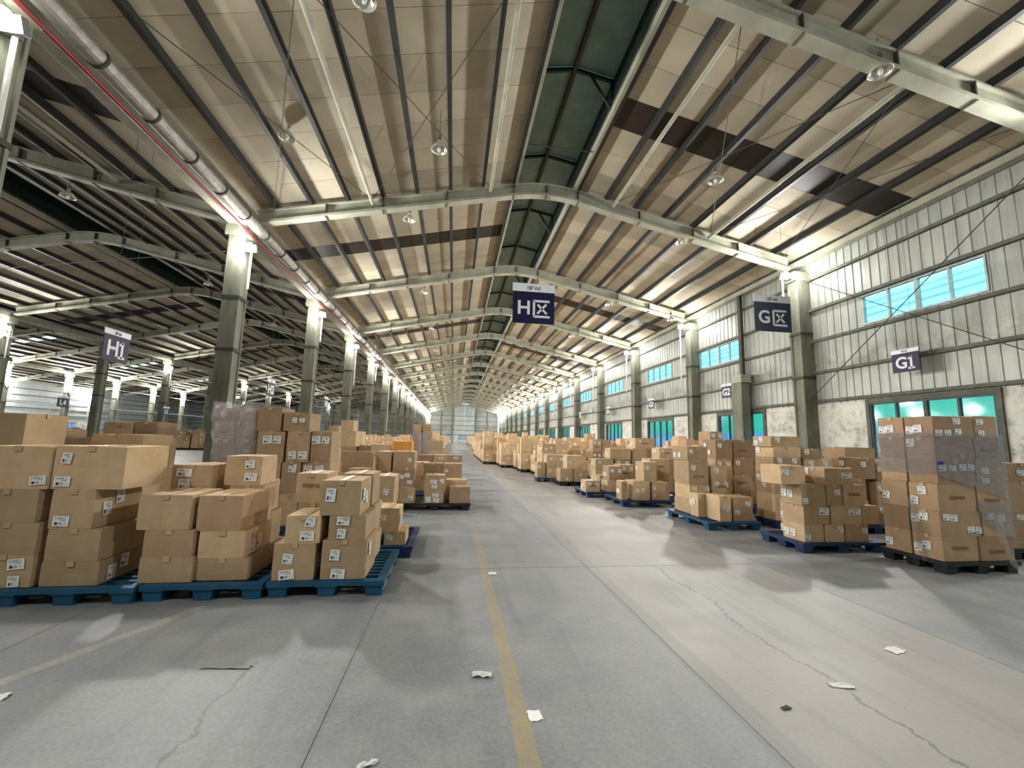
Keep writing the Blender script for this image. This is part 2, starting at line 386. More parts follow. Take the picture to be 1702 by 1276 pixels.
# ------------------------------------------------------------------ materials
def lin(c):
    return tuple(((v/255)/12.92 if v/255 <= .04045 else ((v/255+.055)/1.055)**2.4) for v in c)+(1,)
class N:
    def __init__(s, name, rough=.7, metal=0, col=(128,128,128), spec=.3):
        s.m = bpy.data.materials.new(name); s.m.use_nodes = True; s.t = s.m.node_tree
        s.b = s.t.nodes['Principled BSDF']; s.out = s.t.nodes['Material Output']
        s.b.inputs['Base Color'].default_value = lin(col); s.b.inputs['Roughness'].default_value = rough
        s.b.inputs['Metallic'].default_value = metal; s.b.inputs['Specular IOR Level'].default_value = spec
        s.m.diffuse_color = lin(col)
    def n(s, ty, **k):
        o = s.t.nodes.new(ty)
        for a, v in k.items():
            if a.startswith('i_'): o.inputs[a[2:].replace('_', ' ')].default_value = v
            else: setattr(o, a, v)
        return o
    def l(s, a, b): s.t.links.new(a, b)
    def coord(s, scale=(1,1,1), which='Object'):
        tc = s.n('ShaderNodeTexCoord'); mp = s.n('ShaderNodeMapping'); mp.inputs['Scale'].default_value = scale
        s.l(tc.outputs[which], mp.inputs['Vector']); return mp.outputs['Vector']
    def noise(s, scale, vec=None, detail=3, rough=.55):
        o = s.n('ShaderNodeTexNoise'); o.inputs['Scale'].default_value = scale; o.inputs['Detail'].default_value = detail
        o.inputs['Roughness'].default_value = rough
        if vec is not None: s.l(vec, o.inputs['Vector'])
        return o.outputs['Fac']
    def ramp(s, fac, stops, interp='LINEAR'):
        o = s.n('ShaderNodeValToRGB'); o.color_ramp.interpolation = interp; e = o.color_ramp.elements
        while len(e) < len(stops): e.new(.5)
        for q, (p, c) in zip(e, stops): q.position = p; q.color = c if len(c) == 4 else lin(c)
        s.l(fac, o.inputs['Fac']); return o.outputs['Color']
    def mix(s, fac, a, b, mode='MIX'):
        o = s.n('ShaderNodeMix', data_type='RGBA', blend_type=mode)
        for v, i in ((fac, 0), (a, 6), (b, 7)):
            if isinstance(v, (int, float)): o.inputs[i].default_value = v
            elif isinstance(v, tuple): o.inputs[i].default_value = v if len(v) == 4 else lin(v)
            else: s.l(v, o.inputs[i])
        return o.outputs[2]
    def math(s, op, a, b=0., c=0., clamp=False):
        o = s.n('ShaderNodeMath', operation=op, use_clamp=clamp)
        for i, v in enumerate((a, b, c)):
            if isinstance(v, (int, float)): o.inputs[i].default_value = v
            else: s.l(v, o.inputs[i])
        return o.outputs[0]
    def base(s, c): s.l(c, s.b.inputs['Base Color'])
    def bump(s, h, strength=.2, dist=.02):
        o = s.n('ShaderNodeBump'); o.inputs['Strength'].default_value = strength; o.inputs['Distance'].default_value = dist
        s.l(h, o.inputs['Height']); s.l(o.outputs[0], s.b.inputs['Normal'])
    def rnd(s): return s.n('ShaderNodeObjectInfo').outputs['Random']
B_, W_ = (0,0,0,1), (1,1,1,1)
def mottled(name, a, b, scale=3, rough=.7, metal=0, stretch=(1,1,1), bump=0, spec=.3, rand=0):
    s = N(name, rough, metal, a, spec); v = s.coord(stretch); f = s.noise(scale, v, 5, .6)
    c = s.ramp(f, [(.3, a), (.7, b)])
    if rand:
        r = s.ramp(s.rnd(), [(0, (1-rand,)*3+(1,)), (1, (1+rand*.5,)*3+(1,))]); c = s.mix(1., c, r, 'MULTIPLY')
    s.base(c)
    if bump: s.bump(s.noise(scale*8, v, 3), bump)
    return s.m
def floor_material():
    s = N('concrete_floor', .55, 0, (150,150,148), .35)
    tc = s.n('ShaderNodeTexCoord'); v = tc.outputs['Object']
    sx = s.n('ShaderNodeSeparateXYZ'); s.l(v, sx.inputs[0]); X, Y = sx.outputs[0], sx.outputs[1]
    big = s.noise(.35, v, 4, .6); med = s.noise(1.7, v, 6, .65); fine = s.noise(38, v, 4, .7)
    c = s.ramp(big, [(.3, (108,113,116)), (.7, (130,133,134))])
    c = s.mix(.48, c, s.ramp(med, [(.32, (102,105,108)), (.68, (160,159,156))]))
    c = s.mix(.2, c, s.ramp(fine, [(.35, (86,90,93)), (.65, (160,163,163))]))
    # one lane of slabs cast in a warmer mix
    lane = s.math('MULTIPLY', s.math('GREATER_THAN', X, 1.7), s.math('LESS_THAN', X, 4.05))
    c = s.mix(s.math('MULTIPLY', lane, s.math('MULTIPLY_ADD', big, .7, .1)), c, (158,151,140))
    # dark tyre scuffs running along the hall and purple-brown stains
    mp = s.n('ShaderNodeMapping'); mp.inputs['Scale'].default_value = (2.4, .22, 1); s.l(v, mp.inputs[0])
    sc_ = s.ramp(s.noise(1.6, mp.outputs[0], 5, .6), [(.52, B_), (.72, W_)])
    c = s.mix(s.math('MULTIPLY', sc_, .38), c, (96,98,101))
    st = s.ramp(s.noise(1.05, v, 3, .5), [(.66, B_), (.74, W_)])
    c = s.mix(s.math('MULTIPLY', st, .28), c, (96,92,97))
    # fine crack near x = 2.55, wandering
    wob = s.math('MULTIPLY_ADD', s.noise(1.3, v, 6, .7), .5, -.25)
    for x0, wd, y1, k in ((2.57, .012, 5.25, .6), (-1.25, .010, 3.3, .45), (1.74, .085, 9.0, .2), (-.64, .03, 5.2, .12)):
        d = s.math('ABSOLUTE', s.math('SUBTRACT', s.math('ADD', X, s.math('MULTIPLY', wob, 1.0 if wd < .02 else .12)), x0))
        m = s.math('MULTIPLY', s.math('LESS_THAN', d, wd), s.math('LESS_THAN', Y, y1))
        c = s.mix(s.math('MULTIPLY', m, k), c, (70,70,70))
    # worn yellow lane line, and the old painted curve at the left
    wear = s.math('MULTIPLY_ADD', s.noise(9, v, 5, .75), 2.6, -.72, clamp=True)
    d = s.math('ABSOLUTE', s.math('SUBTRACT', s.math('ADD', X, s.math('MULTIPLY', wob, .03)), .43))
    m = s.math('MULTIPLY', s.math('LESS_THAN', d, .052), s.math('LESS_THAN', Y, 7.3))
    fade = s.math('SUBTRACT', 1.25, s.math('MULTIPLY', Y, .1))
    m = s.math('MULTIPLY', s.math('MULTIPLY', m, wear), s.math('MINIMUM', fade, 1.), clamp=True)
    c = s.mix(s.math('MULTIPLY', m, .8), c, (164,142,84))
    dl = s.math('ABSOLUTE', s.math('SUBTRACT', s.math('ADD', s.math('MULTIPLY', Y, .46), s.math('MULTIPLY', X, -1.)), 4.12))
    ml = s.math('MULTIPLY', s.math('LESS_THAN', dl, .05), s.math('LESS_THAN', Y, 4.3))
    c = s.mix(s.math('MULTIPLY', s.math('MULTIPLY', ml, wear), .5), c, (188,182,162))
    s.base(c); s.l(s.math('MULTIPLY_ADD', med, .3, .38), s.b.inputs['Roughness']); s.bump(fine, .12, .004)
    return s.m
def cardboard(name, a, b, stretch_marks=True):
    s = N(name, .78, 0, a, .2); tc = s.n('ShaderNodeTexCoord'); v = tc.outputs['Object']
    f = s.noise(5, v, 4, .6); c = s.ramp(f, [(.3, a), (.7, b)])
    mp = s.n('ShaderNodeMapping'); mp.inputs['Scale'].default_value = (60, 60, 1.5); s.l(v, mp.inputs[0])
    c = s.mix(.12, c, s.ramp(s.noise(2.5, mp.outputs[0], 2), [(.3, (120,90,60)), (.7, (190,155,115))]))
    r = s.ramp(s.rnd(), [(0, (.64,.62,.60,1)), (.5, (.88,.88,.87,1)), (1, (1.08,1.07,1.04,1))])
    c = s.mix(1., c, r, 'MULTIPLY'); s.base(c)
    s.bump(s.noise(11, v, 3), .25, .012); return s.m
def label_material():
    s = N('printed_sticker', .5, 0, (235,235,232), .3)
    tc = s.n('ShaderNodeTexCoord'); sx = s.n('ShaderNodeSeparateXYZ'); s.l(tc.outputs['UV'], sx.inputs[0]); U, V = sx.outputs[0], sx.outputs[1]
    wn = s.n('ShaderNodeTexWhiteNoise', noise_dimensions='1D'); s.l(s.math('FLOOR', s.math('MULTIPLY', U, 34.)), wn.inputs['W'])
    bars = s.math('GREATER_THAN', wn.outputs['Value'], .48)
    band = s.math('MULTIPLY', s.math('MULTIPLY', s.math('GREATER_THAN', V, .12), s.math('LESS_THAN', V, .40)), s.math('MULTIPLY', s.math('GREATER_THAN', U, .1), s.math('LESS_THAN', U, .9)))
    m1 = s.math('MULTIPLY', bars, band)
    wn2 = s.n('ShaderNodeTexWhiteNoise', noise_dimensions='2D'); cmb = s.n('ShaderNodeCombineXYZ')
    s.l(s.math('FLOOR', s.math('MULTIPLY', U, 16.)), cmb.inputs[0]); s.l(s.math('FLOOR', s.math('MULTIPLY', V, 22.)), cmb.inputs[1]); s.l(cmb.outputs[0], wn2.inputs['Vector'])
    rows = s.math('LESS_THAN', s.math('FRACT', s.math('MULTIPLY', V, 11.)), .5)
    tb = s.math('MULTIPLY', s.math('MULTIPLY', s.math('GREATER_THAN', V, .5), s.math('LESS_THAN', V, .92)), s.math('MULTIPLY', s.math('GREATER_THAN', U, .08), s.math('LESS_THAN', U, .8)))
    m2 = s.math('MULTIPLY', s.math('MULTIPLY', s.math('GREATER_THAN', wn2.outputs['Value'], .35), rows), tb)
    m = s.math('MAXIMUM', m1, m2)
    s.base(s.mix(m, (232,233,230), (48,50,58))); return s.m
def cladding_material(name, a, b, stain=.8):
    s = N(name, .5, .25, a, .4); tc = s.n('ShaderNodeTexCoord'); v = tc.outputs['Object']
    sx = s.n('ShaderNodeSeparateXYZ'); s.l(v, sx.inputs[0])
    c = s.ramp(s.noise(.8, v, 4), [(.3, a), (.7, b)])
    mp = s.n('ShaderNodeMapping'); mp.inputs['Scale'].default_value = (3, 3, .35); s.l(v, mp.inputs[0])
    c = s.mix(.35, c, s.ramp(s.noise(1.5, mp.outputs[0], 5, .7), [(.35, (96,98,88)), (.65, (168,172,164))]))
    # moss and grime where water sits above the girt at 4.2 m
    g = s.math('SUBTRACT', 1., s.math('MULTIPLY', s.math('ABSOLUTE', s.math('SUBTRACT', sx.outputs[2], 4.55)), 1.5), clamp=True)
    g = s.math('MULTIPLY', g, s.ramp(s.noise(.9, v, 5, .7), [(.4, B_), (.62, W_)]))
    c = s.mix(s.math('MULTIPLY', g, stain, clamp=True), c, (84,86,66)); s.base(c); return s.m
def masonry_material():
    s = N('stained_plaster', .85, 0, (190,188,178), .2); tc = s.n('ShaderNodeTexCoord'); v = tc.outputs['Object']
    c = s.ramp(s.noise(2.2, v, 6, .7), [(.33, (150,150,138)), (.48, (206,206,198)), (.7, (228,228,222))])
    bl = s.ramp(s.noise(4.5, v, 6, .75), [(.58, B_), (.68, W_)])
    c = s.mix(s.math('MULTIPLY', bl, .55), c, (92,92,82)); s.base(c); return s.m
def glass(name, tint, gloss=.06, white=.0):
    s = N(name, .05, 0, (120,210,220), .5); s.t.nodes.remove(s.b)
    tr = s.n('ShaderNodeBsdfTransparent'); tr.inputs[0].default_value = tint
    gl = s.n('ShaderNodeBsdfGlossy'); gl.inputs['Roughness'].default_value = .04
    mx = s.n('ShaderNodeMixShader'); mx.inputs[0].default_value = gloss
    s.l(tr.outputs[0], mx.inputs[1]); s.l(gl.outputs[0], mx.inputs[2]); s.l(mx.outputs[0], s.out.inputs[0]); return s.m
def film_material():
    s = N('stretch_film', .15, 0, (225,228,232), .5)
    tc = s.n('ShaderNodeTexCoord'); mp = s.n('ShaderNodeMapping'); mp.inputs['Scale'].default_value = (1.6, 1.6, 5.5); mp.inputs['Rotation'].default_value = (.25, .2, 0)
    s.l(tc.outputs['Object'], mp.inputs[0])
    wr = s.noise(5.5, mp.outputs[0], 7, .72)
    bp = s.n('ShaderNodeBump'); bp.inputs['Strength'].default_value = 1.; bp.inputs['Distance'].default_value = .1; s.l(wr, bp.inputs['Height'])
    gl = s.n('ShaderNodeBsdfGlossy'); gl.inputs['Roughness'].default_value = .07; s.l(bp.outputs[0], gl.inputs['Normal'])
    df = s.n('ShaderNodeBsdfDiffuse'); df.inputs[0].default_value = lin((170,172,178))
    tr = s.n('ShaderNodeBsdfTransparent'); tr.inputs[0].default_value = (.93,.93,.95,1)
    m1 = s.n('ShaderNodeMixShader'); m1.inputs[0].default_value = .55; s.l(df.outputs[0], m1.inputs[1]); s.l(gl.outputs[0], m1.inputs[2])
    m2 = s.n('ShaderNodeMixShader'); k = s.ramp(wr, [(.3, (.16,)*3+(1,)), (.72, (.6,)*3+(1,))]); s.l(k, m2.inputs[0])
    s.l(tr.outputs[0], m2.inputs[1]); s.l(m1.outputs[0], m2.inputs[2]); s.l(m2.outputs[0], s.out.inputs[0]); s.t.nodes.remove(s.b); return s.m
def emit(name, col, k):
    s = N(name, .5, 0, col); s.b.inputs['Emission Color'].default_value = lin(col); s.b.inputs['Emission Strength'].default_value = k; return s.m
MT = dict(
 floor=floor_material(), joint=mottled('joint_filler', (66,66,64), (84,82,78)),
 paint=mottled('weathered_pale_paint', (146,148,132), (176,176,160), 1.6, .7, bump=.1),
 column=mottled('weathered_column_concrete', (92,96,82), (146,147,134), 1.3, .8, stretch=(1.6,1.6,.35), bump=.15),
 collar=mottled('dark_rusty_steel', (52,52,44), (76,74,62), 6),
 purlin=mottled('dark_purlin_steel', (32,34,32), (48,48,45), 3, .6),
 roof=mottled('roof_lining', (174,167,147), (196,187,165), 1.1, .7, stretch=(1,1,1), rand=.2),
 dark_roof=mottled('dark_skylight_sheet', (34,27,24), (46,38,34), 2, .5),  # opaque dark brown, for the skylight strips and the backing sheet
 green=mottled('green_monitor_sheet', (104,136,128), (128,154,148), 2, .45, rand=.1),
 dark_green=mottled('dark_green_steel', (22,38,34), (32,50,45), 2, .5),
 clad=cladding_material('grey_cladding', (150,154,148), (172,176,170)),
 clad_pale=cladding_material('pale_cladding', (196,206,206), (214,222,222), .2),
 masonry=masonry_material(), girt=mottled('dark_girt_steel', (78,80,72), (104,106,96), 4),
 frame=mottled('window_aluminium', (140,146,144), (168,174,172), 4, .4, .5), dframe=mottled('dark_window_frame', (52,56,54), (70,74,70), 4, .5),
 glass=glass('cyan_tinted_glass', (.82,.98,.97,1)), glass2=glass('green_tinted_glass', (.78,.97,1,1), .1),
 galv=mottled('galvanised_duct', (140,140,136), (182,182,178), 5, .35, .6), red=mottled('red_pipe_paint', (112,34,36), (136,44,44), 4, .5),
 white=mottled('white_paint', (214,216,210), (232,232,228), 3, .45), lampbody=mottled('grey_lamp_housing', (120,122,120), (150,150,148), 6, .4, .6),
 lens=emit('lit_lamp_lens', (255,250,238), 40.), lampglass=mottled('pendant_reflector', (190,188,176), (214,212,202), 8, .25, .2),
 sky_panel=emit('daylit_skylight', (190,222,236), 1.6),
 box=cardboard('cardboard', (190,164,130), (207,182,148)), box_dark=cardboard('darker_cardboard', (166,138,110), (182,156,126)),
 box_orange=cardboard('orange_cardboard', (214,150,62), (226,164,76)),
 tape=mottled('packing_tape', (180,154,118), (192,168,132), 8, .28, spec=.5), label=label_material(),
 ink=mottled('faded_brown_print', (112,84,60), (124,96,70), 12),
 pallet=mottled('blue_plastic_pallet', (26,76,106), (36,90,122), 5, .45, rand=.2), pallet_navy=mottled('navy_plastic_pallet', (30,50,88), (42,64,104), 5, .45, rand=.2),
 pallet_black=mottled('black_plastic_pallet', (30,32,36), (44,46,50), 5, .5), film=film_material(),
 navy=mottled('navy_sign_face', (18,18,56), (22,22,64), 4, .5), navy_pale=mottled('faded_navy_sign_face', (44,46,70), (52,54,80), 4, .5), signwhite=mottled('white_sign_print', (226,228,238), (236,238,244), 4, .5),
 inkblack=mottled('black_print', (34,34,40), (44,44,50), 6), paper=mottled('white_paper_scrap', (206,206,200), (226,226,220), 9, .7),
 cable=mottled('grey_cable', (120,120,112), (150,150,140), 6), nb_wall=mottled('pale_blue_neighbour_wall', (136,172,222), (156,190,232), .5), nb_roof=mottled('teal_neighbour_roof', (150,205,205), (176,220,218), .7),
 nb_green=mottled('green_neighbour_wall', (84,206,168), (104,220,186), .6), ground=mottled('yard_concrete', (130,136,140), (150,156,158), .4), bluefab=mottled('blue_plastic_strap', (30,34,110), (40,44,130), 5),
)
# ------------------------------------------------------------------ mesh helpers
class MB:
    def __init__(s): s.v = []; s.f = []; s.mi = []; s.uv = None
    def box(s, x0, x1, y0, y1, z0, z1, mi=0):
        n = len(s.v); s.v += [(x0,y0,z0),(x1,y0,z0),(x1,y1,z0),(x0,y1,z0),(x0,y0,z1),(x1,y0,z1),(x1,y1,z1),(x0,y1,z1)]
        s.f += [tuple(n+i for i in q) for q in ((3,2,1,0),(4,5,6,7),(0,1,5,4),(1,2,6,5),(2,3,7,6),(3,0,4,7))]; s.mi += [mi]*6; return s
    def hexa(s, pts, mi=0):     # 8 points, ordered as in box
        n = len(s.v); s.v += [tuple(p) for p in pts]
        s.f += [tuple(n+i for i in q) for q in ((3,2,1,0),(4,5,6,7),(0,1,5,4),(1,2,6,5),(2,3,7,6),(3,0,4,7))]; s.mi += [mi]*6; return s
    def prism(s, poly, y0, y1, mi=0):   # polygon in x,z extruded along y
        n = len(s.v); k = len(poly); s.v += [(x,y0,z) for x, z in poly]+[(x,y1,z) for x, z in poly]
        s.f += [tuple(range(n, n+k)), tuple(range(n+2*k-1, n+k-1, -1))]+[(n+i, n+k+i, n+k+(i+1) % k, n+(i+1) % k) for i in range(k)]; s.mi += [mi]*(k+2); return s
    def tube(s, a, b, r, n=8, mi=0, r2=None, caps=True):
        a, b = Vector(a), Vector(b); d = (b-a).normalized(); u = d.orthogonal().normalized(); w_ = d.cross(u); r2 = r if r2 is None else r2
        k = len(s.v)
        for p, q in ((a, r), (b, r2)):
            for i in range(n):
                t = 2*math.pi*i/n; s.v.append(tuple(p+q*(math.cos(t)*u+math.sin(t)*w_)))
        s.f += [(k+i, k+(i+1) % n, k+n+(i+1) % n, k+n+i) for i in range(n)]; s.mi += [mi]*n
        if caps: s.f += [tuple(range(k+n-1, k-1, -1)), tuple(range(k+n, k+2*n))]; s.mi += [mi]*2
        return s
    def lathe(s, c, prof, n=12, mi=0):
        k = len(s.v); m = len(prof)
        for (r, z) in prof:
            for i in range(n):
                t = 2*math.pi*i/n; s.v.append((c[0]+r*math.cos(t), c[1]+r*math.sin(t), c[2]+z))
        for j in range(m-1):
            for i in range(n): s.f.append((k+j*n+i, k+j*n+(i+1) % n, k+(j+1)*n+(i+1) % n, k+(j+1)*n+i)); s.mi.append(mi)
        return s
    def mesh(s, name, mats):
        me = bpy.data.meshes.new(name); me.from_pydata(s.v, [], s.f)
        for m in (mats if isinstance(mats, (list, tuple)) else [mats]): me.materials.append(MT[m])
        if any(s.mi): me.polygons.foreach_set('material_index', s.mi)
        bm = bmesh.new(); bm.from_mesh(me); bmesh.ops.recalc_face_normals(bm, faces=bm.faces); bm.to_mesh(me); bm.free()
        me.update(); return me
    def build(s, name, mats, parent=None, smooth=False, **p):
        me = s.mesh(name, mats)
        if smooth: me.polygons.foreach_set('use_smooth', [True]*len(me.polygons))
        return put(name, me, parent, **p)
def put(name, me, parent=None, loc=None, rot=None, **p):
    o = bpy.data.objects.new(name, me); C.objects.link(o)
    if parent is not None: o.parent = parent
    if loc is not None: o.location = loc
    if rot is not None: o.rotation_euler = rot
    for k, v in p.items(): o[k] = v
    return o
def empty(name, loc, label, cat, group=None, rz=0):
    o = put(name, None, None, loc, (0,0,rz), label=label, category=cat); o.empty_display_size = .2
    if group: o['group'] = group
    return o
def tag(o, label, cat, group=None):
    o['label'] = label; o['category'] = cat
    if group: o['group'] = group
    return o
ORD = ['first','second','third','fourth','fifth','sixth','seventh','eighth','ninth','tenth','eleventh','twelfth','thirteenth','fourteenth','fifteenth','sixteenth','seventeenth','eighteenth']
# ------------------------------------------------------------------ layout constants
FR = [14.2+7.5*k for k in range(-4, 16)]       # frame planes; FR[3] = 6.7, FR[4] = 14.2
Y0, Y1 = FR[0], 126.7
HALLS = [3.0, -17.4, -37.8, -58.2]; HW = 10.2
WR = 13.45; WL = -68.45
def zb(d):      # underside of the frame beams at distance d from the hall's centre line
    return 10.38 if d < 1.05 else 10.32-.225*(d-1.05)
def zr(d):      # underside of the roof lining
    return 10.99-.225*(d-1.05)
# ------------------------------------------------------------------ floor
fl = MB(); fl.box(WL-.3, WR+.3, Y0, Y1+.3, -.3, -.009)
GX = [-15.04+2.4*i for i in range(7)]; GX = [-12.64-2.4, -12.64, -10.24, -7.84, -5.44, -3.04, -.64, 1.7, 4.05, 6.4, 8.75, 11.1, 13.45]
GY = [-9.75, -2.25, 5.25, 12.75, 20.25, 27.75]
for (a, b, c, d) in ((WL-.3, GX[0], Y0, Y1+.3), (GX[0], WR+.3, Y0, GY[0]), (GX[0], WR+.3, GY[-1], Y1+.3)): fl.box(a, b, c, d, -.009, 0)
floor = fl.build('floor', 'floor', kind='structure')
for i in range(len(GX)-1):
    for j in range(len(GY)-1):
        m = MB(); g = .002; x0, x1, y0, y1 = GX[i]+g, GX[i+1]-g, GY[j]+g, GY[j+1]-g; e = .004
        m.box(x0, x1, y0, y1, -.009, -e)
        m.hexa([(x0,y0,-e),(x1,y0,-e),(x1,y1,-e),(x0,y1,-e),(x0+e,y0+e,0),(x1-e,y0+e,0),(x1-e,y1-e,0),(x0+e,y1-e,0)])
        m.build('slab', 'floor', floor)
# ------------------------------------------------------------------ roof
def roof_side(hc, sgn, d0, d1, y0, y1, t=.05):
    a, b = hc+sgn*d0, hc+sgn*d1; za, zc = zr(d0), zr(d1)
    P_ = [(a,y0,za),(b,y0,zc),(b,y1,zc),(a,y1,za)]
    return P_+[(x,y,z+t) for x, y, z in P_]
DP = [1.2, 2.3, 3.45, 4.6, 5.75, 6.9, 8.05, 9.15]
for hi, hc in enumerate(HALLS):
    m = MB()
    for sg in (-1, 1): m.hexa([(x,y,z+.06) for x, y, z in roof_side(hc, sg, 1.05, 10.25, Y0, Y1)])
    ceil = m.build('ceiling', 'dark_roof', kind='structure')
    nind = {0: range(3, 10), 1: range(4, 9)}.get(hi, [])
    rest = MB()
    for k in range(len(FR)-1):
        for sg in (-1, 1):
            for j in range(7):
                a = FR[k]+j*7.5/7+.006; b = a+7.5/7-.012
                dark = (j == 3 and ((k % 2 == 1 and sg > 0) or (k % 2 == 0 and sg < 0)))
                if k in nind:
                    MB().hexa(roof_side(hc, sg, 1.07, 10.2, a, b)).build('skylight_sheet' if dark else 'roof_panel', 'dark_roof' if dark else 'roof', ceil)
                elif hi < 2: rest.hexa(roof_side(hc, sg, 1.07, 10.2, a, b), 1 if dark else 0)
        if k not in nind and hi >= 2:
            for sg in (-1, 1): rest.hexa(roof_side(hc, sg, 1.07, 10.2, FR[k]+.02, FR[k+1]-.02))
    rest.build('far_roof_panels', ['roof', 'dark_roof'], ceil, kind='stuff')
    for sg in (-1, 1):
        for d in DP:
            x = hc+sg*d; z = zr(d)
            MB().box(x-.035, x+.035, Y0, Y1, z-.21, z-.005).box(x-.035-.04*(sg < 0), x+.035+.04*(sg > 0), Y0, Y1, z-.215, z-.2).build('purlin', 'purlin', ceil)
        x = hc+sg*1.12; MB().box(x-.05, x+.05, Y0, Y1, zr(1.1)-.22, zr(1.1)+.1).build('fascia_board', 'paint', ceil)
    # raised ridge monitor with green sheets
    zt = zr(1.1)+.08
    for sg in (-1, 1):
        x = hc+sg*1.15
        mm = MB()
        for j in range(5): mm.box(x-.02, x+.02, Y0, Y1, zt+j*.17, zt+j*.17+.12)
        mm.box(x+.03*sg, x+.05*sg, Y0, Y1, zt-.1, zt+1.0) if sg > 0 else mm.box(x-.05, x-.03, Y0, Y1, zt-.1, zt+1.0)
        mm.build('monitor_louvre', 'dark_green', ceil)
        if hi < 2:
            for k in range(3, 9):
                for j in range(2):
                    a = FR[k]+j*3.75+.01; b = a+3.73
                    MB().hexa([(hc+.02*sg,a,zt+1.12),(hc+sg*1.4,a,zt+.86),(hc+sg*1.4,b,zt+.86),(hc+.02*sg,b,zt+1.12),(hc+.02*sg,a,zt+1.16),(hc+sg*1.4,a,zt+.9),(hc+sg*1.4,b,zt+.9),(hc+.02*sg,b,zt+1.16)]).build('green_sheet', 'green', ceil)
        for a, b in (((Y0, FR[3]), (FR[9], Y1)) if hi < 2 else ((Y0, Y1),)):
            MB().hexa([(hc,a,zt+1.12),(hc+sg*1.4,a,zt+.86),(hc+sg*1.4,b,zt+.86),(hc,b,zt+1.12),(hc,a,zt+1.16),(hc+sg*1.4,a,zt+.9),(hc+sg*1.4,b,zt+.9),(hc,b,zt+1.16)]).build('long_green_sheet', 'green', ceil)
    MB().box(hc-.05, hc+.05, Y0, Y1, zt+.92, zt+1.1).build('ridge_purlin', 'collar', ceil)
    rb = MB()
    for k in range(3, len(FR)-1):
        for dy in (0, 3.75):
            y = FR[k]+dy
            for sg in (-1, 1): rb.hexa([(hc,y-.04,zt+.98),(hc+sg*1.2,y-.04,zt+.75),(hc+sg*1.2,y+.04,zt+.75),(hc,y+.04,zt+.98),(hc,y-.04,zt+1.08),(hc+sg*1.2,y-.04,zt+.85),(hc+sg*1.2,y+.04,zt+.85),(hc,y+.04,zt+1.08)])
            if dy: rb.tube((hc+.5, y, zt+.9), (hc+1.1, y, zt-.1), .04, 6); rb.tube((hc+1.1, y, zt+.8), (hc+1.1, y, zt-.1), .035, 6)
    rb.build('monitor_rib', 'dark_green', ceil, kind='stuff')
# daylit panes in the roofs of the far halls
def sky_row(hc, sg, y, ds):
    for d in ds:
        x0, x1 = hc+sg*d, hc+sg*(d+.9)
        q = MB().hexa([(hc+sg*d,y,zr(d)-.02),(hc+sg*(d+.9),y,zr(d+.9)-.02),(hc+sg*(d+.9),y+.9,zr(d+.9)-.02),(hc+sg*d,y+.9,zr(d)-.02),(hc+sg*d,y,zr(d)-.005),(hc+sg*(d+.9),y,zr(d+.9)-.005),(hc+sg*(d+.9),y+.9,zr(d+.9)-.005),(hc+sg*d,y+.9,zr(d)-.005)]).build('skylight_pane', 'sky_panel', bpy.data.objects['ceiling.002'])
for y, ds in ((47, (2.4, 3.55, 4.7, 5.85)), (62, (2.4, 3.55, 4.7, 5.85)), (77, (2.4, 3.55, 4.7)), (92, (2.4, 3.55, 4.7))): sky_row(-37.8, -1, y, ds)
# ------------------------------------------------------------------ frame beams, columns
def beam(hc, y, label, group):
    b = empty('roof_beam', (hc, y, 10.3), label, 'beam', group)
    ds = [0, .35, .7, 1.05, 4, 7, 9.75]
    for part, hw, lo, hi_ in (('web', .06, .09, .42), ('bottom_flange', .15, 0, .09), ('top_flange', .14, .42, .47)):
        m = MB()
        for sg in (-1, 1):
            for a, c in zip(ds, ds[1:]):
                za, zc = zb(a)-10.3, zb(c)-10.3
                if a < 1.05: za = 10.42-.11*(a/1.05)**2*1.0-10.3
                if c <= 1.05: zc = 10.42-.1*(c/1.05)**2-10.3
                m.hexa([(sg*a,-hw,za+lo),(sg*c,-hw,zc+lo),(sg*c,hw,zc+lo),(sg*a,hw,za+lo),(sg*a,-hw,za+hi_),(sg*c,-hw,zc+hi_),(sg*c,hw,zc+hi_),(sg*a,hw,za+hi_)])
        m.build(part, 'paint', b)
    m = MB()
    for d in (-7.6, -5.75, -3.6, -1.2, 0, 1.2, 3.6, 5.75, 7.6):
        z = zb(abs(d))-10.3; m.box(d-.02, d+.02, -.14, .14, z-.02, z+.45)
    m.build('stiffener', 'collar', b); return b
HN = ['main hall', 'hall behind the left columns', 'third hall from the right', 'farthest left hall']
for hi, hc in enumerate(HALLS):
    for k, y in enumerate(FR[1:] if hi == 0 else FR[3:], 1 if hi == 0 else 3):
        if y > Y1-1: continue
        vis = k >= 3
        nm = ORD[k-3] if vis else ('nearest behind the camera' if k == 2 else 'second behind the camera')
        beam(hc, y, f'pale steel roof beam, {nm} beam in view of the {HN[hi]}' if vis else f'pale steel roof beam of the {HN[hi]}, {nm}', f'roof beams of the {HN[hi]}')
def column(x, y, h, label, group, r=.25):
    c = empty('column', (x, y, 0), label, 'column', group)
    MB().box(-r, r, -r, -r+.06, 0, h).box(-r, r, r-.06, r, 0, h).box(-r+.04, r-.04, -r+.05, r-.05, 0, h).build('shaft', 'column', c)
    m = MB()
    for z in (4.05, 5.75): m.box(-r-.02, r+.02, -r-.02, r+.02, z, z+.1)
    m.build('collar', 'collar', c)
    MB().box(-r-.12, r+.12, -r-.015, r+.015, h-.35, h+.005).build('cap', 'paint', c); return c
ROWS = [(13.2-.02, 'along the right wall'), (-7.2, 'of the row left of the aisle'), (-27.6, 'of the second row to the left'), (-48.0, 'of the third row to the left')]
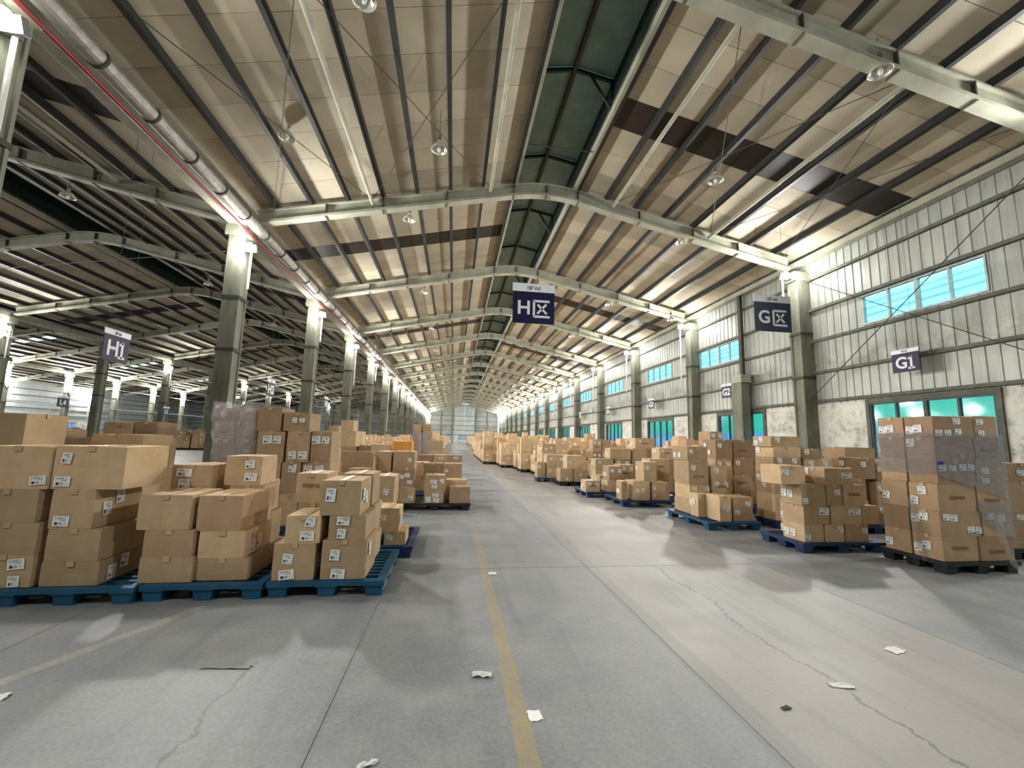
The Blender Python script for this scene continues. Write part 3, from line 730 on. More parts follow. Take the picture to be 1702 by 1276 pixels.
for ri, (x, rn) in enumerate(ROWS):
    for k, y in enumerate(FR):
        if y > Y1-1 or k < (2 if ri < 2 else 3): continue
        column(x, y, 8.22 if ri else 8.26, f'grey weathered square column, {ORD[k-2]} {rn}', f'columns {rn}')
# short post with a bracket in the second bay of the right wall
c = empty('wall_post', (13.05, 17.65, 0), 'short dark concrete post between the second and third right wall columns', 'post')
MB().box(-.2, .2, -.35, .35, 0, 4.35).build('shaft', 'column', c); MB().box(-.25, .25, -.42, .3, 4.35, 4.72).build('junction_box', 'paint', c); MB().box(.1, .25, -.08, .12, 4.72, 8.6).build('upper_post', 'collar', c)
# ------------------------------------------------------------------ walls
def ribbed(m, x, y0, y1, z0, z1, out=1, pitch=.3, mi=0, axis='y'):
    n = max(1, round((y1-y0)/pitch)); p = (y1-y0)/n; pts = []
    for i in range(n):
        a = y0+i*p; pts += [(a, 0), (a+p*.80, 0), (a+p*.86, .02), (a+p*.94, .02)]
    pts.append((y1, 0)); k = len(m.v)
    for (a, o) in pts:
        for z in (z0, z1): m.v.append((x-out*o, a, z) if axis == 'y' else (a, x-out*o, z))
    for i in range(len(pts)-1): m.f.append((k+2*i, k+2*i+2, k+2*i+3, k+2*i+1)); m.mi.append(mi)
    # back sheet closes the thickness
    t = .02*out
    if axis == 'y': m.box(min(x+t, x+t*2), max(x+t, x+t*2), y0, y1, z0, z1, mi)
    else: m.box(y0, y1, min(x+t, x+t*2), max(x+t, x+t*2), z0, z1, mi)
UP = {3: (8.56, 11.92), 4: (18.02, 21.4), 5: (24.45, 27.8), 6: (32.2, 35.7), 7: (40.2, 43.8), 8: (48.3, 51.2)}
LO = {3: (8.7, 11.95), 4: (16.72, 19.9), 5: (24.5, 27.8), 6: (32.6, 35.87), 7: (40.7, 43.95), 8: (48.2, 51.3)}
wr_ = MB().box(WR, WR+.2, Y0, Y1, 2.98, 3.08).box(WR+.06, WR+.2, Y0, Y1, 8.6, 9.3).box(13.12, WR+.2, Y0, Y1, 8.99, 9.06); wall_r = wr_.build('wall_right', 'masonry', kind='structure')
nwin = [0]
def window(x, y0, y1, z0, z1, n, dark, out=1, gl='glass', axis='y'):
    nwin[0] += 1; fm = 'dframe' if dark else 'frame'
    w_ = bpy.data.objects.new(f'window_{nwin[0]}', None); C.objects.link(w_); w_['kind'] = 'structure'; w_.location = (x, (y0+y1)/2, z0) if axis == 'y' else ((y0+y1)/2, x, z0)
    if axis != 'y': w_.rotation_euler = (0, 0, -math.pi/2)
    L, h = (y1-y0)/2, z1-z0; t = .05
    MB().box(-.04, .08, -L, L, 0, t).box(-.04, .08, -L, L, h-t, h).box(-.04, .08, -L, -L+t, t, h-t).box(-.04, .08, L-t, L, t, h-t).build('window_frame', fm, w_)
    for i in range(1, n):
        y = -L+2*L*i/n; q = .05 if (n % 2 == 0 and i == n//2) else .028
        MB().box(-.03, .07, y-q, y+q, t, h-t).build('mullion', fm, w_)
    for i in range(n):
        a, b = -L+2*L*i/n+.03, -L+2*L*(i+1)/n-.03
        MB().box(.015, .022, a, b, t, h-t).build('pane', gl, w_)
    return w_
for k in range(len(FR)-1):
    a, b = FR[k], min(FR[k+1], Y1); u0, u1 = UP.get(k, (a+3.9, a+7.0)); l0, l1 = LO.get(k, (a+3.4, a+6.6))
    door = (k == 11)
    if door: l0, l1 = a+2.0, a+4.4
    m = MB(); ribbed(m, WR, a, u0, 3.08, 9.3); ribbed(m, WR, u1, b, 3.08, 9.3); ribbed(m, WR, u0, u1, 6.6, 9.3); ribbed(m, WR, u0, u1, 3.08, 5.6)
    m.build('cladding_sheet', 'clad', wall_r)
    m = MB().box(WR, WR+.2, a, l0, 0, 2.98).box(WR, WR+.2, l1, b, 0, 2.98)
    if not door: m.box(WR, WR+.2, l0, l1, 0, 1.2)
    m.build('plaster_wall', 'masonry', wall_r)
    if door:
        dd = bpy.data.objects.new('door_1', None); C.objects.link(dd); dd['kind'] = 'structure'; dd.location = (WR, (l0+l1)/2, 0)
        MB().box(-.04, .06, -1.2, -1.1, 0, 2.98).box(-.04, .06, 1.1, 1.2, 0, 2.98).box(-.04, .06, -1.1, 1.1, 2.9, 2.98).build('door_frame', 'dframe', dd); MB().box(0, .03, -1.08, 1.08, .02, 2.88).build('door_leaf', 'nb_roof', dd)
    else:
        window(WR, l0, l1, 1.2, 2.98, 4, True, gl='glass2')
        MB().box(WR-.06, WR+.02, l0-.12, l0, 1.2, 2.98).box(WR-.06, WR+.02, l1, l1+.12, 1.2, 2.98).box(WR-.06, WR+.02, l0-.12, l1+.12, 2.98, 3.12).build('lintel', 'girt', wall_r)
    window(WR, u0, u1, 5.6, 6.6, 4, False)
    for z in (3.2, 4.27, 5.47, 6.68, 7.9):
        MB().box(WR-.13, WR-.05, a+.25, b-.25, z-.05, z+.05).build('girt', 'girt', wall_r)
MB().box(WR-.32, WR-.06, Y0, Y1, 8.56, 8.61).box(WR-.32, WR-.27, Y0, Y1, 8.61, 8.76).build('eave_gutter', 'paint', wall_r)
for (ya, yb, za, zc) in ((13.9, 7.0, 3.25, 8.3), (13.9, 7.0, 7.9, 3.3), (66.4, 59.5, 3.25, 8.3)):
    tag(MB().tube((13.1 if za < 5 else 13.15, ya, za), (13.1 if za < 5 else 13.15, yb, zc), .014, 6).build('brace_rod', 'collar'), f'thin dark diagonal brace rod {"rising" if zc > za else "falling"} to the right across the {"near" if ya < 20 else "far"} right wall', 'brace')
# end wall, back wall, left wall
def plainwall(name, y, mat, out):
    w_ = MB().box(WL, WR+.2, y, y+.2, 0, 2.2) if out > 0 else MB().box(WL, WR+.2, y-.2, y, 0, 2.2)
    W2 = w_.build(name, 'masonry', kind='structure')
    for hi, hc in enumerate(HALLS):
        for s in range(6):
            x0 = hc-10.2+s*3.4; x1 = x0+3.38; pale = (out > 0 and s in (2, 3) and hi == 0)
            m = MB(); za, zc = zr(abs(x0-hc))+.1, zr(abs(x1-hc))+.1
            if s == 2: zc = zr(0)
            if s == 3: za = zr(0)
            ya, yb = (y, y+.05) if out > 0 else (y-.05, y)
            m.hexa([(x0,ya,2.2),(x1,ya,2.2),(x1,yb,2.2),(x0,yb,2.2),(x0,ya,za),(x1,ya,zc),(x1,yb,zc),(x0,yb,za)])
            m.build('cladding_sheet', 'clad_pale' if pale else 'clad', W2)
        for z in (2.3, 3.7, 5.1, 6.5, 7.9): MB().box(hc-10, hc+10, y-.12*out-.04, y-.12*out+.04, z-.06, z+.06).build('girt', 'girt', W2)
        if out > 0:
            for dx in (-6.8, -3.4, 3.4, 6.8): MB().box(hc+dx-.15, hc+dx+.15, y-.35, y-.02, 0, zr(abs(dx))-.2).build('wall_stud', 'column', W2)
    return W2
plainwall('wall_end', Y1, 'clad', 1); plainwall('wall_back', Y0, 'clad', -1)
for hc in HALLS[:3]:
    for dx in (-5.1, -.3): nwin[0] += 1; w_ = put(f'window_{nwin[0]}', None, None, (hc+dx, Y1, 1.0), kind='structure'); MB().box(-1.3, 1.3, -.1, -.02, 0, 1.1).build('window_frame', 'dframe', w_); [MB().box(-1.22+j*.62, -.66+j*.62, -.12, -.1, .08, 1.02).build('pane', 'nb_wall', w_) for j in range(4)]
wl = MB().box(WL-.2, WL, Y0, Y1, 0, 2.6).box(WL-.2, WL-.06, Y0, Y1, 8.4, 9.06).box(WL-.2, WL+.4, Y0, Y1, 8.99, 9.06).build('wall_left', 'masonry', kind='structure')
for k in range(len(FR)-1):
    for z0, z1 in ((2.6, 5.5), (5.52, 8.7)): MB().box(WL-.05, WL, FR[k]+.01, FR[k+1]-.01, z0, z1).build('cladding_sheet', 'clad_pale', wl)
    for z in (3.6, 4.6, 5.6, 6.6, 7.6): MB().box(WL+.02, WL+.12, FR[k]+.2, FR[k+1]-.2, z-.05, z+.05).build('girt', 'girt', wl)
    if k > 8: nwin[0] += 1; w_ = put(f'window_{nwin[0]}', None, None, (WL, FR[k]+3.75, 1.3), kind='structure'); MB().box(.01, .06, -1.6, 1.6, 0, 1.2).build('window_frame', 'dframe', w_); [MB().box(.06, .08, -1.5+j*.78, -.82+j*.78, .1, 1.1).build('pane', 'nb_wall', w_) for j in range(4)]
# yard and neighbouring building seen through the panes
tag(MB().box(WR+.3, WR+60, Y0-30, Y1+30, -.3, -.05).build('yard_ground', 'ground'), 'grey yard outside the windows', 'ground')['kind'] = 'structure'
nb = empty('neighbour_building', (WR+9, 50, 0), 'pale blue shed with a teal roof seen through the right windows', 'building')
MB().box(0, 12, -70, 90, -.05, 2.5).build('lower_wall', 'nb_wall', nb); MB().box(.02, 12, -70, 90, 2.5, 7.6).build('upper_wall', 'nb_green', nb); MB().box(-.5, .02, -70, 90, 7.5, 7.7).build('eave', 'white', nb)
m = MB()
for i in range(40): y_ = -70+i*4; m.box(-.04, 0, y_-.05, y_+.05, 0, 2.5)
m.build('wall_rib', 'white', nb, kind='stuff')
MB().hexa([(-.5,-70,7.7),(13,-70,14.5),(13,90,14.5),(-.5,90,7.7),(-.5,-70,7.8),(13,-70,14.6),(13,90,14.6),(-.5,90,7.8)]).build('roof', 'nb_roof', nb)
m = MB()
for i in range(4): u = .12+.2*i; X_, Z_ = -.5+13.5*u, 7.8+6.8*u; m.hexa([(X_,-70,Z_-.02),(X_+.4,-70,Z_+.18),(X_+.4,90,Z_+.18),(X_,90,Z_-.02),(X_,-70,Z_+.12),(X_+.4,-70,Z_+.32),(X_+.4,90,Z_+.32),(X_,90,Z_+.12)])
m.build('roof_step', 'nb_wall', nb)
# ------------------------------------------------------------------ ducts, pipes, struts, rods
d_ = empty('air_duct', (-6.6, 0, 8.13), 'long round galvanised duct under the left eave of the main hall', 'duct')
y = -3.0
while y < 112: MB().tube((0, y, 0), (0, y+1.28, 0), .165, 16).build('duct_section', 'galv', d_, smooth=False); MB().tube((0, y+1.28, 0), (0, y+1.34, 0), .185, 16).build('duct_ring', 'collar', d_); y += 1.34
tag(MB().tube((-6.84, -3, 7.93), (-6.84, 112, 7.93), .05, 8).build('fire_pipe', 'red'), 'red fire pipe running beside the galvanised duct', 'pipe')
for hx in (-7.2, -27.6, -48.0):
    g_ = MB().box(hx-.3, hx+.3, Y0+.1, Y1-.4, 8.235, 8.275).box(hx-.3, hx-.26, Y0+.1, Y1-.4, 8.275, 8.5).box(hx+.26, hx+.3, Y0+.1, Y1-.4, 8.275, 8.5).build('valley_gutter', 'paint')
    tag(g_, f'pale valley gutter over the {({-7.2:"left aisle", -27.6:"second left", -48.0:"third left"})[hx]} column row', 'gutter', 'valley gutters')
for bay, nm in ((3, 'nearest'), (8, 'sixth'), (13, 'eleventh')):
    for hi in (0, 1):
        for i, dx in enumerate((-6.1, -2.05, 2.55, 6.4)):
            x = HALLS[hi]+dx; z = zb(abs(dx))+.28
            tag(MB().tube((x, FR[bay]+.1, z), (x, FR[bay+1]-.1, z), .06, 10).build('tie_strut', 'paint'), f'pale round tie strut, {ORD[i]} from left in the {nm} bay, {("main", "left")[hi]} hall roof', 'strut', 'tie struts')
nr = 0
for bay in (3, 8):
    for i, (a, b) in enumerate(((-9.2, -6.1), (-6.1, -2.05), (2.55, 6.4), (6.4, 9.4))):
        for q in (0, 1):
            ya, yb = (FR[bay]+.2, FR[bay+1]-.2) if q else (FR[bay+1]-.2, FR[bay]+.2)
            o = MB().tube((3+a, ya, zb(abs(a))+.36), (3+b, yb, zb(abs(b))+.36), .011, 5).build('roof_rod', 'collar'); nr += 1
            tag(o, f'thin roof brace rod {"rising away" if q else "falling away"}, {ORD[i]} cross from left in the {"nearest" if bay == 3 else "sixth"} bay', 'brace', 'crossed roof brace rods')
tag(MB().tube((-26.9, 21.35, 7.6), (-7.5, 13.9, 7.25), .012, 5).build('overhead_cable', 'cable'), 'thin pale cable slung across the left hall to the first left column', 'cable')
for hx, nm in ((-27.6, 'second'), (-48.0, 'third')):
    m = MB()
    for i in range(26): m.tube((hx+.29, 22+i*4, 7.0), (hx+.29, 26+i*4, 7.0), .035, 6)
    tag(m.build('cable_conduit', 'white'), f'long pale conduit running along the {nm} left column row', 'conduit')
# ------------------------------------------------------------------ floodlights on the columns
LP = bpy.data.lights.new('floodlight_source', 'SPOT'); LP.energy = LAMP_W; LP.color = LAMP_COL; LP.shadow_soft_size = .25; LP.spot_size = 2.7; LP.spot_blend = .6
LO = bpy.data.lights.new('bare_lamp_source', 'POINT'); LO.energy = LAMP_W*.8; LO.color = LAMP_COL; LO.shadow_soft_size = .25
LB = LP.copy(); LB.name = 'fill_source_beside_camera'; LB.energy = LAMP_W*DIM
LC = LP.copy(); LC.name = 'floodlight_source_near'; LC.energy = LAMP_W*DIM_NEAR
LU = bpy.data.lights.new('floodlight_spill', 'POINT'); LU.energy = LAMP_W*LAMP_SPILL; LU.color = LAMP_COL; LU.shadow_soft_size = .15
proto_body = MB().box(-.17, .17, -.09, .03, -.12, .12).box(-.13, .13, .03, .07, -.09, .09).mesh('lamp_housing', 'lampbody')
proto_lens = MB().lathe((0, 0, 0), [(0, -.02), (.09, -.01), (.13, .03), (.14, .07), (.1, .12), (0, .13)], 14).mesh('lamp_lens', 'lens')
def flood(x, y, z, side, label, group, pole=1.6, arm=.225, omni=False, src=None):
    f = empty('floodlight', (x, y, z), label, 'light', group)
    put('lamp_housing', proto_body, f, (-side*.02, .16, .05), (.35, 0, 0))
    put('lamp_lens', proto_lens, f, (0, .02, .03), (1.9, 0, 0))
    MB().tube((-side*.05, .22, -pole), (-side*.05, .22, .05), .035, 8).build('lamp_pole', 'white', f)
    o = put('light_source', src or (LO if omni else LP), f, (0, -.28, -.1)); o.rotation_euler = Vector((-side*1.0, .06, .30)).to_track_quat('Z', 'Y').to_euler()
    MB().box(*sorted((-side*.05, -side*arm)), .1, .34, -.03, .03).build('bracket', 'lampbody', f)
    if src is None: put('light_spill', LU, f, (0, -.3, -.08))
for k in range(15):
    y = 13.83+7.49*k
    flood(-6.72, y, 7.41, 1, f'lit white floodlight on column {ORD[k]} of the row left of the aisle, counted from near', 'floodlights along the left column row', 5.4 if k == 4 else (2.6 if k % 3 == 2 else 1.3), omni=k > 12)
    flood(12.6-.25, y+.02, 7.98, -1, f'lit white floodlight at the {ORD[k]} right wall column counted from near', 'floodlights along the right wall', 1.1 if k == 0 else 3.4 if k % 2 else 2.8, .57, omni=k > 12)
flood(-6.72, 6.34, 7.41, 1, 'lit white floodlight at the top left corner by the galvanised duct', 'floodlights along the left column row', src=LC)
flood(12.35, 6.34, 7.98, -1, 'lit white floodlight just beyond the right picture edge', 'floodlights along the right wall', arm=.57, src=LC)
for y, nm in ((-1.2, 'nearest behind the camera'),):  # unseen lamps added to throw fill light on the box fronts
    for x, z, sd, w2 in ((-6.72, 7.41, 1, 'left'), (12.35, 7.98, -1, 'right')): flood(x, y, z, sd, f'lit white floodlight on the {w2}, {nm}', 'added fill lights beside the camera', arm=.57 if sd < 0 else .225, src=LB)
for r, (x, ks, nm) in enumerate(((-27.15, (3, 4, 6, 8, 10, 11, 12, 13, 15), 'second'), (-47.5, (5, 8, 9, 10, 11, 12, 13, 15), 'third'), (-67.6, (9, 10, 12, 14), 'farthest'))):  # nearest lamps of the second row are unseen, added to brighten the left hall
    for j, k in enumerate(ks): flood(x, FR[k]-.38, 7.45, 1, f'lit white floodlight, {ORD[j]} nearest on the {nm} row to the left', f'floodlights on the {nm} left row', 1.8, (.19, .24, .84)[r], omni=r > 0)
# ------------------------------------------------------------------ unlit glass pendant lamps under the roof
pd = MB().lathe((0,0,0), [(.03,.2),(.05,.12),(.12,.07),(.19,-.02),(.215,-.08),(.205,-.085),(.18,-.03),(.11,.05),(.03,.1)], 20).mesh('reflector', 'lampglass')
pb = MB().lathe((0,0,0), [(.0,-.14),(.035,-.12),(.05,-.05),(.03,.05),(.03,.1)], 12).mesh('bulb', 'white')
ph = MB().lathe((0,0,0), [(0,.36),(.05,.35),(.055,.2),(0,.19)], 12).mesh('ballast', 'lampbody')
def pendant(x, y, z, hc, label):
    p = empty('pendant_lamp', (x, y, z), label, 'lamp', 'unlit pendant lamps'); put('reflector', pd, p); put('bulb', pb, p); put('ballast', ph, p)
    MB().tube((0,0,.35), (0,0,zr(abs(x-hc))+.01-z), .008, 5).build('suspension_rod', 'collar', p)
for k in range(12):
    y = 6.85+7.7*k
    pendant(-1.9, y, 9.3, 3, f'unlit bell pendant lamp, {ORD[k]} from near left of the ridge')
    pendant(8.4, y-.2, 9.3, 3, f'unlit bell pendant lamp, {ORD[k]} from near right of the ridge')
for x, y, z, l in ((-4.65, 10.8, 9.3, 'unlit bell pendant lamp by the left eave in the nearest bay'), (-.71, 10.6, 9.3, 'unlit bell pendant lamp hanging alone mid slope left of the ridge'), (7.27, 10.5, 9.25, 'unlit bell pendant lamp just below the dark roof strip'), (11.4, 20.7, 8.3, 'unlit bell pendant lamp close to the right eave')):
    pendant(x, y, z if x < 11 else 8.2, 3, l)
for k in range(8): pendant(-13.0, 14.9+8.1*k, 9.2, -17.4, f'unlit bell pendant lamp, {ORD[k]} from near in the left hall')
# ------------------------------------------------------------------ signs
def text_mesh(txt, size, bold=.012, shear=0):
    cu = bpy.data.curves.new('t', 'FONT'); cu.body = txt; cu.size = size; cu.align_x = 'CENTER'; cu.align_y = 'CENTER'; cu.extrude = .003; cu.offset = bold; cu.shear = shear
    ob = bpy.data.objects.new('t', cu); C.objects.link(ob); dg = bpy.context.evaluated_depsgraph_get(); dg.update()
    me = bpy.data.meshes.new_from_object(ob.evaluated_get(dg)); bpy.data.objects.remove(ob); return me
def bar(m, x0, z0, x1, z1, w, dy=0):
    d = Vector((x1-x0, z1-z0)).normalized(); n = Vector((-d.y, d.x))*w/2; e = d*w*.1
    P_ = [(x0-e.x-n.x, z0-e.y-n.y), (x1+e.x-n.x, z1+e.y-n.y), (x1+e.x+n.x, z1+e.y+n.y), (x0-e.x+n.x, z0-e.y+n.y)]
    m.hexa([(x, -.012+dy, z) for x, z in P_]+[(x, -.006+dy, z) for x, z in P_])
def logo(parent, cx, cz, s):      # small slanted header logo
    m = MB(); k = lambda a, b, c, d, w: bar(m, cx+a*s, cz+b*s, cx+c*s, cz+d*s, w*s)
    k(-1.35,.3,-1.15,-.1,.09); k(-1.2,.3,-1.35,-.4,.07); k(-1.0,.4,-.75,-.35,.1); k(-.8,.4,-1.0,-.4,.07); k(-.95,.1,-.7,.1,.08)
    k(-.5,.38,-.62,-.42,.16); k(-.5,.36,-.02,.36,.12); k(-.55,0,-.12,0,.11)
    for ox in (.42, 1.05):
        k(ox-.2,.22,ox+.24,.22,.07); k(ox-.24,-.02,ox+.2,-.02,.07); k(ox-.28,-.3,ox+.18,-.3,.07); k(ox+.05,.36,ox-.05,-.36,.07); k(ox-.18,.1,ox-.24,-.34,.06); k(ox+.24,.1,ox+.16,-.34,.06)
    m.build('header_logo', 'inkblack', parent)
def hang_sign(loc, rz, w_, h_, hd, txt, qu, label, top, face='navy', tilt=0):
    s = empty('hanging_sign', loc, label, 'sign', 'zone signs', rz)
    s.rotation_euler = (0, tilt, rz)
    MB().box(-w_/2, w_/2, -.006, .006, 0, h_-hd).build('sign_board', face, s)
    MB().box(-w_/2-.01, w_/2+.01, -.008, .008, h_-hd, h_).build('header_strip', 'signwhite', s)
    MB().tube((-w_/2-.02, 0, h_+.012), (w_/2+.02, 0, h_+.012), .012, 8).build('hanging_rail', 'white', s)
    for sx in (-.35, .35): MB().tube((sx*w_, 0, h_+.01), (sx*w_, 0, top-loc[2]), .004, 4).build('hanging_wire', 'collar', s)
    logo(s, 0, h_-hd/2, hd*.62)
    B = h_-hd
    if qu:
        m = MB(); cx = w_*.195; q = B*.245; cz = B*.47; t = B*.07
        bar(m, cx-q, cz+q, cx+q*.95, cz+q, t); bar(m, cx-q, cz-q, cx+q, cz-q, t); bar(m, cx-q, cz-q, cx-q, cz+q, t)
        bar(m, cx-q*.52, cz+q*.55, cx+q*.62, cz-q*.6, t*.95); bar(m, cx+q*.55, cz+q*.6, cx-q*.55, cz-q*.6, t*.95)
        m.build('sign_character', 'signwhite', s)
        me = text_mesh(txt, B*.6, B*.012); pos = (-w_*.235, -.01, cz)
    elif txt[1] == '1':
        m = MB(); q = B*.30; cz = B*.48; t = B*.11; cx = w_*.22
        bar(m, cx, cz-q, cx, cz+q, t); bar(m, cx-q*.45, cz+q*.62, cx, cz+q*.97, t*.8); bar(m, cx-q*.5, cz-q, cx+q*.5, cz-q, t*.85)
        m.build('sign_digit', 'signwhite', s); me = text_mesh(txt[0], B*.82, B*.02); pos = (-w_*.14, -.01, B*.47)
    else: me = text_mesh(txt, B*.82, B*.02); pos = (0, -.01, B*.47)
    me.materials.clear(); me.materials.append(MT['signwhite']); put('sign_letters', me, s, pos, (math.pi/2, 0, 0))
    return s
hang_sign((2.22, 12.0, 4.97), 0, 1.27, 1.22, .24, 'H', True, 'large navy sign with white letter H hanging over the aisle', 10.78)
hang_sign((10.15, 12.0, 5.2), 0, 1.32, 1.2, .22, 'G', True, 'large faded navy sign with white letter G near the first right column', 9.62, 'navy_pale')
R90 = math.pi/2
MB().tube((-.4, 0, 5.81), (1.95, 0, 5.81), .02, 8).build('carrier_bar', 'collar', bpy.data.objects['hanging_sign'])
for i, y in enumerate((10.38, 18.55, 26.4, 34.4, 42.4)):
    hang_sign((12.98, y, 3.76), -R90, .74, .66, .1, f'G{i+1}', False, f'small navy sign reading G{i+1} by the right wall', 8.97)
for i, y in enumerate((10.55, 18.8, 26.6)):
    hang_sign((-7.72, y, 3.06), R90, .74, .7, .11, f'H{i+1}', False, f'small navy sign reading H{i+1} beside the left columns', 9.04)
for i, y in enumerate((24.5, 32.4, 40.3)):
    hang_sign((-20.0, y, 2.6), R90, .62, .55, .09, f'L{i+4}', False, f'small navy sign reading L{i+4} far off in the left hall', 10.63)
# ------------------------------------------------------------------ pallets
def pallet_meshes(w_, d_, mat):
    deck = MB(); deck.box(-w_/2, w_/2, -d_/2, -d_/2+.09, .105, .145).box(-w_/2, w_/2, d_/2-.09, d_/2, .105, .145).box(-w_/2, -w_/2+.08, -d_/2+.09, d_/2-.09, .105, .145).box(w_/2-.08, w_/2, -d_/2+.09, d_/2-.09, .105, .145)
    n = 9; p = (d_-.18)/n
    for i in range(n-1): deck.box(-w_/2+.08, w_/2-.08, -d_/2+.09+p*(i+1)-.022, -d_/2+.09+p*(i+1)+.022, .11, .145)
    for x in (-w_/6, w_/6): deck.box(x-.03, x+.03, -d_/2+.09, d_/2-.09, .108, .143)
    a = .085; b = .07; foot = MB().hexa([(-b,-b,0),(b,-b,0),(b,b,0),(-b,b,0),(-a,-a,.105),(a,-a,.105),(a,a,.105),(-a,a,.105)])
    foot.box(-a-.012, a+.012, -a-.012, a+.012, .095, .106)
    return deck.mesh('deck', mat), foot.mesh('foot', mat)
def pallet(x0, x1, y0, y1, mat, label):
    w_, d_ = x1-x0, y1-y0; p = empty('pallet', ((x0+x1)/2, (y0+y1)/2, 0), label, 'pallet', 'plastic pallets')
    dk, ft = pallet_meshes(w_, d_, mat); put('deck', dk, p)
    for i in (-1, 0, 1):
        for j in (-1, 0, 1): put('foot', ft, p, (i*(w_/2-.1), j*(d_/2-.1), 0))
    return p
# ------------------------------------------------------------------ cardboard boxes
def box_mesh(w_, d_, h_, rng, mat, bulge=.006):
    n = 4; V = {}; verts = []; faces = []
    ph = [rng.uniform(-1, 1) for _ in range(8)]
    def vid(i, j, k):
        if (i, j, k) in V: return V[(i, j, k)]
        u, v, t = i/n*2-1, j/n*2-1, k/n*2-1
        fx, fy, fz = 1-u*u, 1-v*v, 1-t*t; q = bulge*(1+.5*math.sin(3*(u+v+t)+ph[0]*3))
        x = u*w_/2+(q*fy*fz*ph[1] if abs(u) == 1 else 0); y = v*d_/2+(q*fx*fz*ph[2] if abs(v) == 1 else 0)
        z = h_/2+t*h_/2+(q*fx*fy*(-.9) if t == 1 else 0)
        e = (abs(u) == 1)+(abs(v) == 1)+(abs(t) == 1)
        if e == 3: s = .988; x *= s; y *= s; z = h_/2+(z-h_/2)*.992
        elif e == 2: x *= .997; y *= .997
        V[(i, j, k)] = len(verts); verts.append((x, y, z)); return V[(i, j, k)]
    for a in range(n):
        for b in range(n):
            for s in (0, n):
                q = [(a,b),(a+1,b),(a+1,b+1),(a,b+1)]
                for mp in (lambda p, r: (p, r, s), lambda p, r: (p, s, r), lambda p, r: (s, p, r)): faces.append(tuple(vid(*mp(*c_)) for c_ in q))
    m = MB(); m.v = verts; m.f = faces; m.mi = [0]*len(faces); return m.mesh('cardboard_box', mat)
def plate(w_, h_):
    me = bpy.data.meshes.new('shipping_label'); e = .0012
    me.from_pydata([(-w_/2,0,-h_/2),(w_/2,0,-h_/2),(w_/2,0,h_/2),(-w_/2,0,h_/2),(-w_/2,e,-h_/2),(w_/2,e,-h_/2),(w_/2,e,h_/2),(-w_/2,e,h_/2)], [], [(0,1,2,3),(1,5,6,2),(5,4,7,6),(4,0,3,7),(3,2,6,7),(4,5,1,0)])
    uv = me.uv_layers.new(name='uv'); co = {0:(0,0),1:(1,0),2:(1,1),3:(0,1),4:(0,0),5:(1,0),6:(1,1),7:(0,1)}
    for l in me.loops: uv.data[l.index].uv = co[l.vertex_index]
    me.materials.append(MT['label']); return me
PL = {}
def plate_c(w_, h_):
    k = (round(w_, 2), round(h_, 2))
    if k not in PL: PL[k] = plate(max(k[0], .04), max(k[1], .04))
    return PL[k]
def stick(b, me, face, u, z, w_, d_, tilt=0):
    o = .009
    loc, rz = {'front': ((u, -d_/2-o, z), 0), 'left': ((-w_/2-o, -u, z), -R90), 'right': ((w_/2+o, u, z), R90)}[face]
    q = put('shipping_label', me, b, loc); q.rotation_euler = Matrix.Rotation(rz, 3, 'Z').to_4x4().to_euler(); 
    if tilt: q.rotation_euler = (Matrix.Rotation(rz, 3, 'Z') @ Matrix.Rotation(tilt, 3, 'Y')).to_euler()
    return q
def make_box(x0, x1, y0, y1, z0, z1, label, group, mat='box', rng=random, near=True, rz=None):
    w_, d_, h_ = x1-x0-.010, y1-y0-.014, z1-z0
    b = put('cardboard_box', box_mesh(w_, d_, h_-.001, rng, mat), None, ((x0+x1)/2, (y0+y1)/2, z0), (0, 0, rng.uniform(-.006, .006) if rz is None else rz), label=label, category='box', group=group)
    if near:
        m = MB(); t = .028
        ax = w_ >= d_ and rng.random() < .6
        if ax: m.box(-w_/2-.004, w_/2+.004, -t, t, h_-.004, h_+.0035).box(-w_/2-.009, -w_/2-.003, -t, t, h_-.045, h_+.003).box(w_/2+.003, w_/2+.009, -t, t, h_-.045, h_+.003)
        else: m.box(-t, t, -d_/2-.004, d_/2+.004, h_-.004, h_+.0035).box(-t, t, -d_/2-.009, -d_/2-.003, h_-.045, h_+.003).box(-t, t, d_/2+.003, d_/2+.009, h_-.045, h_+.003)
        m.build('packing_tape', 'tape', b)
    return b, w_, d_, h_
def print_mark(b, w_, d_, h_, rng):
    m = MB(); n = rng.randint(5, 8); L = min(.24, w_*.55); x = -L/2; s = L/n; hh = min(.022, h_*.09); zc = h_*rng.uniform(.35, .6)
    for i in range(n):
        k = rng.randint(0, 3); a = x+i*s
        m.box(a, a+s*.18, -.0015, 0, zc-hh, zc+hh)
        if k != 1: m.box(a+s*.18, a+s*.65, -.0015, 0, zc+hh*.6, zc+hh)
        if k != 2: m.box(a+s*.18, a+s*.6, -.0015, 0, zc-hh*.2, zc+hh*.2)
        if k > 0: m.box(a+s*.5, a+s*.66, -.0015, 0, zc-hh, zc+hh*.7)
    o = m.build('print_mark', 'ink', b); o.location = (0, -d_/2-.008, 0)
LAYER = {1: ['single layer'], 2: ['bottom','top'], 3: ['bottom','middle','top'], 4: ['bottom','second','third','top'], 5: ['bottom','second','third','fourth','top'], 6: ['bottom','second','third','fourth','fifth','top'], 7: ['bottom','second','third','fourth','fifth','sixth','top']}
stick_by = {}
for r in STICKERS: stick_by.setdefault((r[0], r[1]), []).append(r[2:])
DARK = {'P6w', 'P10', 'R1', 'R0', 'P7', 'R3b', 'R2b', 'P1c'}
rng = random.Random(11)
nbox = 0; AABB = []; PALS = []
